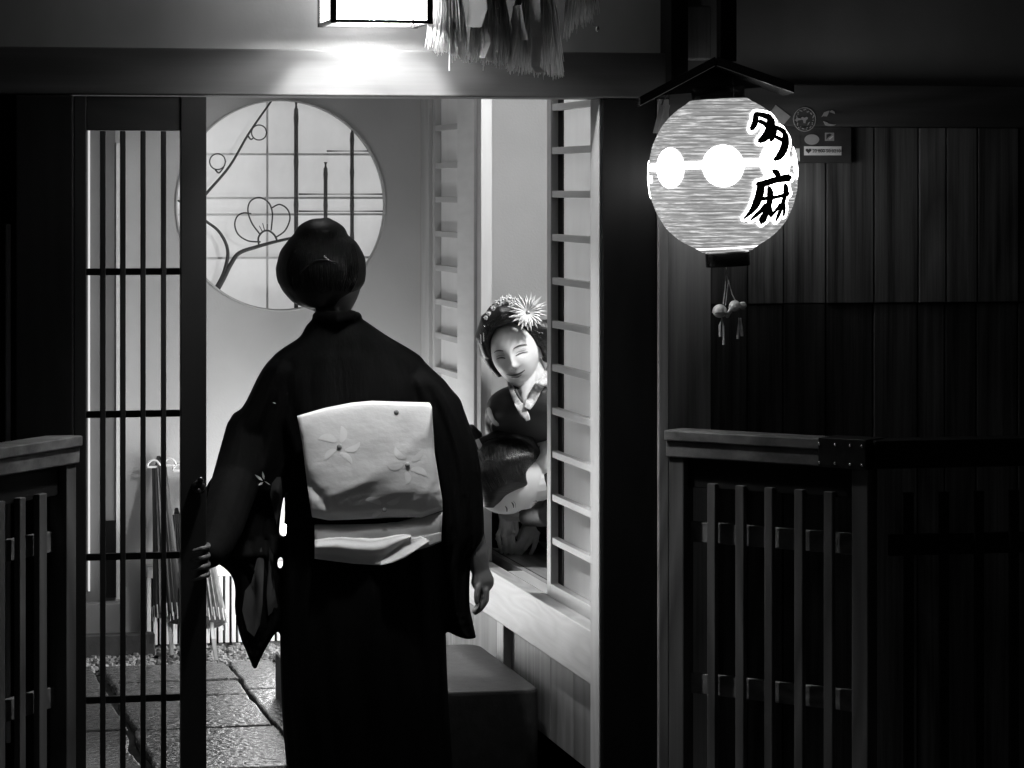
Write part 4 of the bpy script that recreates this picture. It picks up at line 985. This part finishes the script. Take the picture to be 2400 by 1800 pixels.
ob.rings(F_, cap=True); ob.f = ob.f
obo = ob.build('obi', [M_OBI], wm, bevel=0)
# waist band, lower fold and tail
wb = MB(); wb.sm = True; wb.rings(lrings([(1150, 669, 1041, .136, DW), (1152, 667, 1043, .142, DW), (1200, 668, 1045, .143, DW), (1224, 667, 1047, .146, DW), (1226, 669, 1045, .14, DW)], 56, 2.3), cap=False)
wbo = wb.build('obi_band', M_KIMONO, wm)
b = MB(); b.sm = True
def quadstrip(b, top_, bot_, n_, depth):
    R = []
    for i in range(n_ + 1):
        t = i / n_; row = []
        for j in range(33):
            s_ = j / 32; a = interp(top_, s_); c = interp(bot_, s_); q = a.lerp(c, t); row.append(P(q.x, q.y, DO - depth(s_, t)))
        back = [p + FW * .02 for p in row][::-1]; R.append(row + back)
    b.rings(R)
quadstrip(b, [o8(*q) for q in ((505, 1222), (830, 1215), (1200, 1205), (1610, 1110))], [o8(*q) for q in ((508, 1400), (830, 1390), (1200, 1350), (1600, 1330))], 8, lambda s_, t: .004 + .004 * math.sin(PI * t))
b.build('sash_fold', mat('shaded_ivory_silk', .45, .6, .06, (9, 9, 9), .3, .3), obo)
b = MB(); b.sm = True
quadstrip(b, [o8(*q) for q in ((508, 1350), (700, 1322), (850, 1335), (1000, 1350), (1150, 1320), (1260, 1298), (1340, 1310))], [o8(*q) for q in ((505, 1510), (700, 1535), (850, 1553), (1000, 1562), (1080, 1566), (1200, 1470), (1330, 1330))], 14, lambda s_, t: .018 + .016 * math.sin(PI * min(1, t * 1.3)) ** 2 * (1 - .6 * s_) + .006 * noise.noise(Vector((s_ * 4, t * 2, 5))))
b.build('obi_tail', M_OBI, obo)
b = MB(); b.sm = True
quadstrip(b, [o8(*q) for q in ((1070, 1500), (1180, 1400), (1290, 1330), (1380, 1330), (1420, 1316))], [o8(*q) for q in ((1075, 1566), (1180, 1545), (1290, 1500), (1370, 1445), (1500, 1360))], 8, lambda s_, t: .016 + .02 * t ** 2)
b.build('obi_tail', M_OBI, obo)
b = MB(); b.sm = True
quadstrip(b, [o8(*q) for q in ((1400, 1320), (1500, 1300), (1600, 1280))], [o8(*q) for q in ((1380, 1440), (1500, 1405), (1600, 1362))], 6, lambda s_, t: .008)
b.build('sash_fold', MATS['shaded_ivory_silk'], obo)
# flower pattern: curved petals and round berries
obvh = BVHTree.FromPolygons(ob.v, [tuple(f) for f in ob.f])
def obi_pt(x, y, off):
    q = o8(x, y); far_ = P(q[0], q[1], 9); r_ = (far_ - CAM).normalized(); h_ = obvh.ray_cast(CAM, r_)
    if h_[0]: return h_[0] - r_ * off
    q = o8(x, y); s_ = (q[0] - top[0][0]) / (top[-1][0] - top[0][0]); t = (q[1] - 950) / 265
    return P(q[0], q[1], DO - obi_depth(max(0, min(1, s_)), max(0, min(.9, t))) - off)
def petal(b, x0, y0, x1, y1, bend, w):
    R = []; mx, my = (x0 + x1) / 2 - (y1 - y0) * bend, (y0 + y1) / 2 + (x1 - x0) * bend
    for i in range(9):
        t = i / 8; x = (1 - t) ** 2 * x0 + 2 * t * (1 - t) * mx + t * t * x1; y = (1 - t) ** 2 * y0 + 2 * t * (1 - t) * my + t * t * y1
        tx = 2 * (1 - t) * (mx - x0) + 2 * t * (x1 - mx); ty = 2 * (1 - t) * (my - y0) + 2 * t * (y1 - my); L_ = math.hypot(tx, ty) or 1
        ww = w * math.sin(PI * min(1, t * .9 + .08)) ** .8
        R.append([obi_pt(x - ty / L_ * ww, y + tx / L_ * ww, .0006), obi_pt(x, y, .0007), obi_pt(x + ty / L_ * ww, y - tx / L_ * ww, .0006)])
    b.rings(R, cap=False, closed=False)
PB = [MB() for _ in range(3)]
for q in PB: q.sm = True
for x0, y0, x1, y1, bend, w in ((730, 500, 735, 380, .35, 26), (690, 500, 560, 480, .35, 28), (770, 570, 880, 510, .35, 22), (690, 570, 610, 650, .3, 22), (725, 600, 815, 680, -.3, 20),
                                (1300, 640, 1215, 555, -.4, 22), (1340, 660, 1420, 580, .35, 22), (1270, 690, 1150, 700, -.35, 22), (1340, 740, 1460, 790, -.3, 24), (1290, 760, 1300, 850, -.35, 22),
                                (1080, 1040, 960, 1010, .3, 22), (1130, 1030, 1230, 980, .3, 20), (1080, 1110, 1010, 1150, .2, 16)):
    i_ = (x0 > 900) + (y0 > 900)
    petal(PB[i_], x0, y0, x0 + (x1 - x0) * 1.15, y0 + (y1 - y0) * 1.15, bend, w * 1.25)
for q in PB: q.build('petal_pattern', M_OBIP, obo)
b = MB(); b.sm = True
for x, y in ((720, 540), (1212, 242), (1308, 700), (1110, 1085)):
    b = MB(); b.sm = True; b.ell(obi_pt(x, y, .001), (.0062, .0030, .0062), (RT, FW, UP), 14, 10); b.build('berry_pattern', M_OBIK, obo)
def strands(bv, name, m, lines, n_, par, r=.0006, D0=8.5, off=.0004, jit=3):
    b = MB(); b.sm = True
    for k in range(n_):
        t = (k + random.random()) / n_ * (len(lines) - 1); i = min(int(t), len(lines) - 2); f_ = t - i
        pts = [(a[0] * (1 - f_) + c[0] * f_ + random.gauss(0, jit * .25), a[1] * (1 - f_) + c[1] * f_ + random.gauss(0, jit * .25)) for a, c in zip(lines[i], lines[i + 1])]
        a0, a1 = random.uniform(0, .35), random.uniform(.65, 1)
        sp = smooth_path(pts, 5); sp = sp[int(a0 * len(sp)):max(int(a1 * len(sp)), int(a0 * len(sp)) + 3)]
        q = [proj(bv, x, y, off + random.uniform(0, .0008), D0) for x, y in sp]
        if max((q[j + 1] - q[j]).length for j in range(len(q) - 1)) < .03: b.tube(q, [r * .4] + [r] * (len(q) - 2) + [r * .4], 4)
    return b.build(name, m, par)
hv = BVHTree.FromPolygons(b0.v, [tuple(f) for f in b0.f])
strands(hv, 'hair_strands', M_HAIR, [[(700, 560), (680, 600), (672, 640), (690, 690)], [(740, 535), (735, 580), (730, 620), (740, 690)], [(790, 545), (790, 590), (790, 640), (780, 690)], [(830, 570), (840, 610), (840, 650), (820, 690)]], 160, hairo, .0011, DW, off=.001)
# ---------------- maiko looking out
DM = 8.40; pm = DM / FPX
mk = empty('person', P(1240, 1272, DM + .80), 'smiling person with flower hair ornaments kneeling and leaning round the paper screen', 'person')
A = axes(-.14, .08, -math.radians(13))
hc = P(1207, 827, DM); body = MB(); head(body, hc, A, .066, .086, .100)
for s_ in (1, -1):
    body.ell(hc + A[0] * .064 * s_ + A[1] * .022 - A[2] * .010, (.007, .013, .022) if s_ > 0 else (.004, .008, .012), (A[0], A[1], A[2]), 14, 12)
body.tube([hc - A[2] * .07 + A[1] * .03, P(1234, 925, DM + .04), P(1240, 975, DM + .10)], [.050, .043, .030], 16)
body.tube([P(1238, 855, DM + .03), P(1254, 905, DM + .03), P(1262, 940, DM + .05)], [.042, .040, .03], 14, True)
body.tube([P(1236, 880, DM + .0), P(1234, 905, DM - .01), P(1231, 946, DM - .045)], [.030, .030, .008], 14, True)
body.tube([P(1240, 975, DM + .12), P(1246, 1100, DM + .38), P(1256, 1240, DM + .74)], [.03, .07, .10], 16)
body.tube([P(1235, 955, DM + .06), P(1180, 990, DM + .12), P(1180, 1090, DM + .40), P(1225, 1170, DM + .48)], [.032, .030, .032, .022], 12, True)
body.tube([P(1245, 955, DM + .06), P(1315, 985, DM + .12), P(1325, 1090, DM + .40), P(1280, 1170, DM + .48)], [.032, .030, .032, .022], 12, True)
for x0, x1 in ((1225, 1238), (1280, 1266)):
    w_ = P(x0, 1170, DM + .48); pl_ = P(x1, 1180, DM + .46)
    hand(body, w_, pl_, [[pl_ + RT * (.012 * (i - 1.5)) - FW * .03 + UP * (.002 * i), pl_ + RT * (.013 * (i - 1.5)) - FW * .055 - UP * .008, pl_ + RT * (.012 * (i - 1.5)) - FW * .07 - UP * .022] for i in range(4)] + [[pl_ + RT * .02 - UP * .012, pl_ + RT * .025 - FW * .03 - UP * .02]], None, .0072)
for s_ in (-50, 50):
    body.tube([P(1256, 1235, DM + .74), P(1256 + s_, 1245, DM + .55), P(1256 + s_ * .6, 1250, DM + .95)], [.09, .065, .045], 14, True)
mb = body.build('body', M_SKINW, mk, remesh=.0032, smooth_it=1)
tmp = MB(); head(tmp, hc, A, .066, .086, .100); bvh = BVHTree.FromPolygons(tmp.v, [tuple(f) for f in tmp.f])
fp = lambda nm, m, pts: facepatch(nm, m, bvh, hc, A, pts, 0, mb, .0022)
fp('eye', M_LIP, [(-.045, .000, .0007), (-.036, .0025, .0014), (-.026, .0025, .0020), (-.016, -.0005, .0010)])
fp('eye', M_LIP, [(.014, -.0005, .0010), (.024, .0025, .0020), (.034, .003, .0016), (.046, .0015, .0007)])
fp('eyelid', M_BROW2, [(-.043, .0075, .0004), (-.031, .0095, .0008), (-.018, .0065, .0004)])
fp('eyelid', M_BROW2, [(.016, .0065, .0004), (.029, .0095, .0008), (.043, .008, .0004)])
fp('eyebrow', M_BROW, [(-.048, .0195, .0006), (-.038, .0235, .0016), (-.027, .0235, .0020), (-.017, .0205, .0012)])
fp('eyebrow', M_BROW, [(.013, .0205, .0012), (.025, .0240, .0022), (.038, .0240, .0018), (.049, .0200, .0006)])
fp('lips', M_LIP, [(-.0265, -.0470, .0007), (-.014, -.0515, .0022), (0, -.0530, .0030), (.014, -.0515, .0024), (.0275, -.0460, .0007)])
fp('lower_lip', M_BROW2, [(-.015, -.0575, .0008), (0, -.0610, .0026), (.015, -.0570, .0008)])
fp('nostril', M_BROW2, [(-.0085, -.0360, .0004), (-.0060, -.0368, .0009), (-.0035, -.0362, .0004)])
fp('nostril', M_BROW2, [(.0035, -.0362, .0004), (.0060, -.0368, .0009), (.0085, -.0360, .0004)])
# hair of the maiko: cap with two swept wings and a high crown
b = MB(); b.sm = True
def hair_cap(q):
    return q
def HL(x, y, z): return hc + A[0] * x * .93 + A[1] * y * .93 + A[2] * z * .93
b.ell(HL(0, .045, .045), (.081, .081, .090), A, 32, 24)
# front roll above the hairline
b.tube([HL(-.080, .0, .02), HL(-.078, -.018, .072), HL(-.046, -.046, .114), HL(0, -.052, .126), HL(.036, -.044, .122), HL(.072, -.012, .080), HL(.082, .01, .025)], [.018, .024, .028, .032, .028, .024, .018], 14, True)
b.tube([HL(-.030, -.04, .112), HL(-.028, -.01, .128), HL(-.02, .02, .132), HL(0, .06, .12)], [.020, .028, .03, .03], 14, True)
b.tube([HL(-.070, .0, .065), HL(-.078, .02, .045), HL(-.080, .03, .015), HL(-.076, .035, -.024), HL(-.068, .03, -.056)], [.022, .028, .030, .022, .010], 14, True)
b.tube([HL(.078, .0, .06), HL(.104, .02, .045), HL(.112, .03, .015), HL(.102, .035, -.02), HL(.084, .04, -.04)], [.026, .036, .040, .030, .014], 14, True)
b.ell(HL(0, .12, .02), (.06, .06, .075), A, 20, 16)
mhv = BVHTree.FromPolygons(b.v, [tuple(f) for f in b.f])
mh = b.build('hair', M_HAIRX, mk, remesh=.004, smooth_it=2)
def blossom(c, R_, ax_, n_, L_, w_, cup=.25, m=M_FLOWER, nm='flower_ornament', layers=2):
    X_, Y_ = frame_of(ax_); b = MB()
    for ly in range(layers):
        for i in range(n_):
            a = 2 * PI * (i + .5 * ly) / n_ + random.uniform(-.08, .08); d_ = X_ * math.cos(a) + Y_ * math.sin(a); s_ = ax_.cross(d_)
            L2 = L_ * random.uniform(.85, 1.08) * (1 - .25 * ly); base = c + d_ * L_ * .12
            p1 = base + d_ * L2 * .55 + ax_ * L2 * (cup * .4 + .15 * ly); p2 = base + d_ * L2 + ax_ * L2 * (cup + .2 * ly)
            b.add([base - s_ * w_ * .3, base + s_ * w_ * .3, p1 + s_ * w_ * .55, p2, p1 - s_ * w_ * .55, p1 + ax_ * w_ * .4], [(0, 1, 5), (1, 2, 5), (2, 3, 5), (3, 4, 5), (4, 0, 5)])
    b.sm = True; b.ell(c + ax_ * .004, (.004, .004, .004), nu=10, nv=8)
    return b.build(nm, m, mh)
ax_ = (-FW * .9 + RT * .15 + UP * .2).normalized()
blossom(P(1237, 732, DM - .085), 0, ax_, 22, .050, .0095)
for (x, y, r) in ((1206, 708, .016), (1192, 700, .013), (1178, 704, .013), (1168, 712, .013), (1158, 722, .011), (1216, 716, .016), (1200, 718, .014), (1146, 735, .008), (1139, 745, .008)):
    blossom(P(x, y, DM - .065), 0, (ax_ + Vector((random.uniform(-.3, .3), 0, random.uniform(-.2, .4)))).normalized(), 8, r, r * .42)
for q in ((1140, 763), ):
    b = MB(); b.sm = True; b.ell(P(*q, DM - .06), (.008, .004, .004), (RT, FW, UP), 12, 8); b.build('hairpin', M_SILVER, mh)
b = MB(); b.bar(P(1126.5, 784, DM - .06), P(1127.5, 806, DM - .06), .0035, .002); b.bar(P(1133, 780, DM - .06), P(1134, 800, DM - .06), .003, .002); b.build('dangling_pin', M_SILVER, mh)
strands(mhv, 'hair_strands', M_STRAND, [[(1226, 762), (1240, 768), (1258, 776), (1280, 782)], [(1240, 782), (1252, 788), (1266, 794), (1281, 798)], [(1250, 800), (1258, 808), (1270, 814), (1281, 816)]], 70, mh, .0006, DM, off=.0)
strands(mhv, 'hair_strands', M_STRAND, [[(1160, 790), (1172, 764), (1190, 748), (1215, 744)], [(1150, 780), (1160, 752), (1180, 734), (1205, 730)], [(1132, 800), (1132, 780), (1138, 762), (1150, 750)]], 70, mh, .0006, DM, off=.0)
# her kimono
rows = [(903, 1198, 1272, .045, DM + .02), (912, 1174, 1296, .06, DM + .02), (927, 1152, 1320, .07, DM + .03), (946, 1141, 1336, .08, DM + .04), (975, 1136, 1345, .09, DM + .07), (1022, 1138, 1350, .10, DM + .18), (1080, 1140, 1350, .11, DM + .32), (1180, 1130, 1360, .15, DM + .58), (1240, 1115, 1385, .20, DM + .76), (1268, 1105, 1400, .22, DM + .80), (1272, 1110, 1395, .20, DM + .80)]
b = MB(); b.sm = True; b.rings(lrings(dens(rows, 4), 44, 2.3)); KBV['m'] = BVHTree.FromPolygons(b.v, [tuple(f) for f in b.f]); mkk = b.build('kimono', M_KIMONO2, mk, remesh=.006, smooth_it=2)
def band(name, m, pts, par, w, th=.004, D0=None, bv=None):
    b = MB(); R = []
    sp = smooth_path(pts, 5)
    for i, (x, y, D_, w_) in enumerate(sp):
        a = sp[max(i - 1, 0)]; c = sp[min(i + 1, len(sp) - 1)]; L_ = math.hypot(c[0] - a[0], c[1] - a[1]) or 1
        nx, ny = -(c[1] - a[1]) / L_, (c[0] - a[0]) / L_; k_ = w_ * .75 * FPX / D_; row = []
        for q in (-1, -.5, 0, .5, 1):
            X_, Y_ = x + nx * q * k_, y + ny * q * k_; p = P(X_, Y_, D_)
            if bv:
                h_ = bv.ray_cast(CAM, (p - CAM).normalized())
                if h_[0] and (h_[0] - CAM).dot(FW) < D_ + .06: p = h_[0] - FW * (.0095 - .002 * abs(q))
            row.append(p)
        R.append(row + [p + FW * .003 for p in row[::-1]])
    b.sm = True; b.rings(R); return b.build(name, m, par)
band('collar', M_COLLAR, [(1290, 862, DM + .05, .015), (1282, 884, DM - .02, .016), (1262, 906, DM - .07, .018), (1244, 940, DM - .10, .018), (1235, 958, DM - .11, .012)], mk, 0, bv=KBV['m'])
band('collar', M_COLLAR, [(1193, 890, DM - .0, .008), (1198, 908, DM - .05, .010), (1210, 935, DM - .09, .013), (1226, 965, DM - .105, .016), (1234, 976, DM - .115, .012), (1238, 986, DM - .117, .008)], mk, 0, bv=KBV['m'])
band('under_collar', M_BROW, [(1207, 912, DM - .05, .006), (1216, 930, DM - .08, .006), (1227, 944, DM - .088, .004)], mk, 0, bv=KBV['m'])
# white pattern on her sleeve
o = patch('pattern', M_MOTIF, [(1141, 956), (1147, 954), (1152, 962), (1155, 972), (1160, 984), (1169, 992), (1170, 998), (1163, 999), (1156, 994), (1150, 985), (1143, 972)], DM - .12, mkk, 'm', .006)
b = MB(); 
sp = smooth_path([(1152, 990), (1151, 1000), (1153, 1010), (1160, 1022)], 4)
b.rings([[proj(KBV['m'], x - 1.8, y, .006), proj(KBV['m'], x + 1.8, y, .006)] for x, y in sp], cap=False, closed=False); o = b.build('pattern', M_MOTIF, mkk)
# ---------------- bowing maiko
DB = 8.50
bw = empty('person', P(1330, 1297, 8.87), 'person bowing low with glossy black hair, both hands on the raised floor', 'person')
# head axes: crown points to picture left/down, face looks down
Zh = (-RT * .88 - UP * .34 - FW * .10).normalized(); Fh = (-UP * .80 + RT * .30 + FW * .42); Yh = (-Fh); Yh = (Yh - Zh * Yh.dot(Zh)).normalized(); Xh = Yh.cross(Zh).normalized()
Ab = (Xh, Yh, Zh); hcb = P(1203, 1134, DB)
body = MB(); head(body, hcb, Ab, .070, .086, .108)
body.tube([P(1215, 1138, DB), P(1262, 1132, DB + .02), P(1305, 1090, DB + .05)], [.050, .056, .065], 18, True)
body.tube([P(1300, 1080, DB + .05), P(1380, 1080, DB + .12), P(1500, 1180, DB + .15)], [.09, .11, .13], 18, True)
body.tube([P(1320, 1110, DB + .08), P(1285, 1200, DB + .16), P(1205, 1200, DB + .30), P(1186, 1205, 8.83)], [.045, .034, .028, .022], 12, True)
body.tube([P(1330, 1090, DB + .12), P(1330, 1180, DB + .22), P(1275, 1195, DB + .32), P(1248, 1215, 8.86)], [.045, .036, .028, .022], 12, True)
body.tube([P(1500, 1190, DB + .35), P(1380, 1225, DB + .35), P(1470, 1235, DB + .45)], [.11, .08, .06], 14, True)
DH = 8.86
def hq(x, y): return 1080 + x * .205, 980 + y * .205
def fpts(*q, D=DH): return [P(*hq(x, y), D + dd) for x, y, dd in q]
body.sm = True
body.tube(fpts((500, 1090, -.02), (530, 1180, -.03), (520, 1260, -.035)), [.020, .024, .024], 12, True)
for f_ in (fpts((470, 1270, -.04), (425, 1340, -.055), (440, 1420, -.045), (465, 1530, -.0)), fpts((500, 1280, -.05), (490, 1360, -.07), (505, 1440, -.055), (515, 1540, -.01)), fpts((545, 1270, -.045), (545, 1350, -.065), (560, 1440, -.05), (575, 1545, -.005)), fpts((570, 1250, -.03), (590, 1330, -.05), (600, 1410, -.04), (598, 1500, -.01)), fpts((575, 1130, -.03), (630, 1190, -.045), (640, 1270, -.045), (625, 1330, -.04))):
    body.tube(f_, [.0100, .0082, .0074, .0060], 10, True)
body.tube(fpts((780, 1180, .01), (810, 1240, -.005)), [.022, .026], 12, True)
body.tube(fpts((840, 1240, .0), (860, 1260, -.0)), [.020, .022], 12, True)
for f_ in (fpts((760, 1260, -.02), (700, 1360, -.04), (650, 1440, -.03), (595, 1530, -.0)), fpts((790, 1280, -.025), (740, 1390, -.04), (690, 1470, -.03), (640, 1545, .0)), fpts((830, 1290, -.02), (795, 1400, -.035), (740, 1480, -.025), (670, 1560, .0)), fpts((870, 1290, -.01), (860, 1400, -.025), (835, 1480, -.02), (790, 1570, .005)), fpts((740, 1230, -.0), (690, 1300, .0), (655, 1370, .0))):
    body.tube(f_, [.0105, .0082, .0074, .0060], 10, True)
bwb = body.build('body', M_SKINW, bw, remesh=.0026, smooth_it=1)
tmp = MB(); head(tmp, hcb, Ab, .070, .086, .108); bvh = BVHTree.FromPolygons(tmp.v, [tuple(f) for f in tmp.f])
allb = BVHTree.FromPolygons(body.v, [tuple(f) for f in body.f])
def mark(name, m, pts, r):
    b = MB(); b.sm = True; sp = smooth_path(pts, 4); n_ = len(sp); b.tube([proj(allb, x, y, .001, DB) for x, y in sp], [r * (.35 + math.sin(PI * (i + .5) / n_)) for i in range(n_)], 6); return b.build(name, m, bwb)
mark('eye', M_LIP, [(1199, 1177), (1203, 1183), (1204, 1190)], .0016)
mark('eyelid', M_BROW2, [(1203, 1174), (1208, 1181), (1208, 1190)], .0008)
mark('eyebrow', M_BROW, [(1184, 1186), (1188, 1192), (1188, 1199)], .0016)
mark('nose_shadow', M_BROW2, [(1212, 1199), (1219, 1202), (1224, 1201)], .0012)
mark('ear_fold', M_BROW2, [(1249, 1176), (1256, 1174), (1262, 1179), (1262, 1186), (1258, 1187)], .0016)
mark('ear_fold', M_BROW, [(1253, 1180), (1257, 1179), (1259, 1183)], .0010)
# hair: large glossy roll
b = MB(); b.sm = True
hrows = [(1018, 1172, 1214, .02, DB), (1026, 1150, 1232, .05, DB), (1038, 1132, 1246, .075, DB), (1052, 1120, 1256, .09, DB), (1068, 1112, 1258, .10, DB - .005), (1086, 1108, 1250, .10, DB - .01), (1100, 1104, 1240, .10, DB - .01), (1118, 1104, 1243, .096, DB - .01), (1133, 1106, 1246, .09, DB - .01), (1143, 1110, 1228, .082, DB - .01), (1156, 1118, 1204, .07, DB - .01), (1172, 1124, 1188, .055, DB - .01), (1188, 1132, 1168, .03, DB - .01)]
b.rings(lrings(dens(hrows, 4), 44, 2.1))
b.tube([P(1130, 1034, DB - .02), P(1165, 1020, DB - .03), P(1205, 1018, DB - .03), P(1240, 1032, DB - .02), P(1256, 1062, DB - .01), P(1250, 1092, DB + .0)], [.012, .016, .018, .018, .016, .012], 12, True)
b.tube([P(1080, 1005, DB + .02), P(1104, 1006, DB + .02), P(1118, 1020, DB + .02), P(1118, 1040, DB + .02), P(1130, 1075, DB)], [.012, .016, .016, .02, .03], 12, True)
bhv = BVHTree.FromPolygons(b.v, [tuple(f) for f in b.f])
bh = b.build('hair', M_HAIRL, bw, remesh=.004, smooth_it=2)
strands(bhv, 'hair_strands', M_STRAND, [[(1112, 1066), (1116, 1090), (1128, 1120), (1150, 1160)], [(1135, 1046), (1140, 1080), (1150, 1110), (1172, 1150)], [(1165, 1040), (1168, 1072), (1180, 1100), (1200, 1140)], [(1195, 1040), (1200, 1068), (1210, 1094), (1222, 1130)], [(1225, 1044), (1230, 1066), (1234, 1088), (1236, 1120)], [(1248, 1050), (1252, 1066), (1246, 1084), (1240, 1100)]], 260, bh, .0007, off=.0)
strands(bhv, 'hair_strands', M_STRAND, [[(1130, 1036), (1165, 1022), (1205, 1019), (1240, 1033), (1254, 1062)], [(1136, 1041), (1168, 1030), (1205, 1027), (1234, 1040), (1247, 1064)]], 60, bh, .0006, off=.0)
b = MB(); b.prism([P(*hq(*q), DB - .03) for q in ((165, 250), (205, 235), (258, 325), (250, 340), (205, 362))], FW * .006); b.build('hair_ornament', M_WHITE, bh, bevel=.001)
b = MB(); b.sm = True; b.ell(P(*hq(278, 455), DB - .05), (.007, .005, .006)); b.ell(P(*hq(215, 440), DB - .05), (.005, .005, .006)); b.build('hairpin', M_SILVER, bh)
# kimono of the bowing woman
k = MB(); k.sm = True
rows = [(1030, 1330, 1420, .05, DB + .12), (1050, 1296, 1480, .13, DB + .12), (1085, 1284, 1530, .17, DB + .13), (1140, 1283, 1560, .18, DB + .13), (1200, 1286, 1580, .19, DB + .13), (1240, 1290, 1590, .22, DB + .30), (1290, 1292, 1590, .22, DB + .42)]
k.rings(lrings(dens(rows, 3), 44, 2.3))
k.tube([P(1340, 1170, DB + .02), P(1280, 1208, DB + .02), P(1238, 1212, DB + .12)], [.06, .034, .028], 16, True)
k.tube([P(1300, 1120, DB + .02), P(1270, 1170, DB + .14), P(1240, 1200, DB + .28)], [.06, .055, .04], 16, True)
k.tube([P(1330, 1180, DB + .30), P(1260, 1210, DB + .42), P(1210, 1225, DB + .46), P(1155, 1235, DB + .48)], [.075, .07, .06, .04], 16, True)
k.build('kimono', M_KIMONO2, bw, remesh=.0055, smooth_it=2)
band('collar', M_SKINW, [(1300, 990, DB + .05, .010), (1281, 1010, DB + .02, .012), (1268, 1024, DB + .01, .012), (1257, 1042, DB + .01, .008)], bw, 0)
band('kimono_edge', M_KIMONO2, [(1310, 1010, DB + .04, .010), (1285, 1030, DB + .01, .011), (1268, 1048, DB - .01, .009), (1258, 1066, DB - .02, .006)], bw, 0)
# ================================================================ SKY, LIGHT, CAMERA
W = bpy.data.worlds.new('World'); SC.world = W; W.use_nodes = True; nt = W.node_tree
sky = nt.nodes.new('ShaderNodeTexSky'); sky.sky_type = 'NISHITA'; sky.sun_disc = False; sky.sun_elevation = math.radians(-2); sky.sun_rotation = math.radians(200)
bw_ = nt.nodes.new('ShaderNodeRGBToBW'); nt.links.new(sky.outputs[0], bw_.inputs[0]); bg = nt.nodes['Background']; nt.links.new(bw_.outputs[0], bg.inputs[0]); bg.inputs[1].default_value = .05
cd = bpy.data.cameras.new('camera'); cam = bpy.data.objects.new('camera', cd); COL.objects.link(cam); SC.camera = cam
cam.location = CAM; cam.rotation_euler = (PI / 2, 0, -YAW); cd.sensor_width = 36; cd.lens = FPX / 2400 * 36; cd.shift_y = -(900 - 445) / 2400; cd.clip_end = 200; cd.clip_start = .05
vs = SC.view_settings; vs.view_transform = 'Standard'; vs.look = 'None'; vs.gamma = 1; vs.exposure = 0
SC.cycles.use_denoising = True; SC.cycles.max_bounces = 8; SC.cycles.sample_clamp_indirect = 4
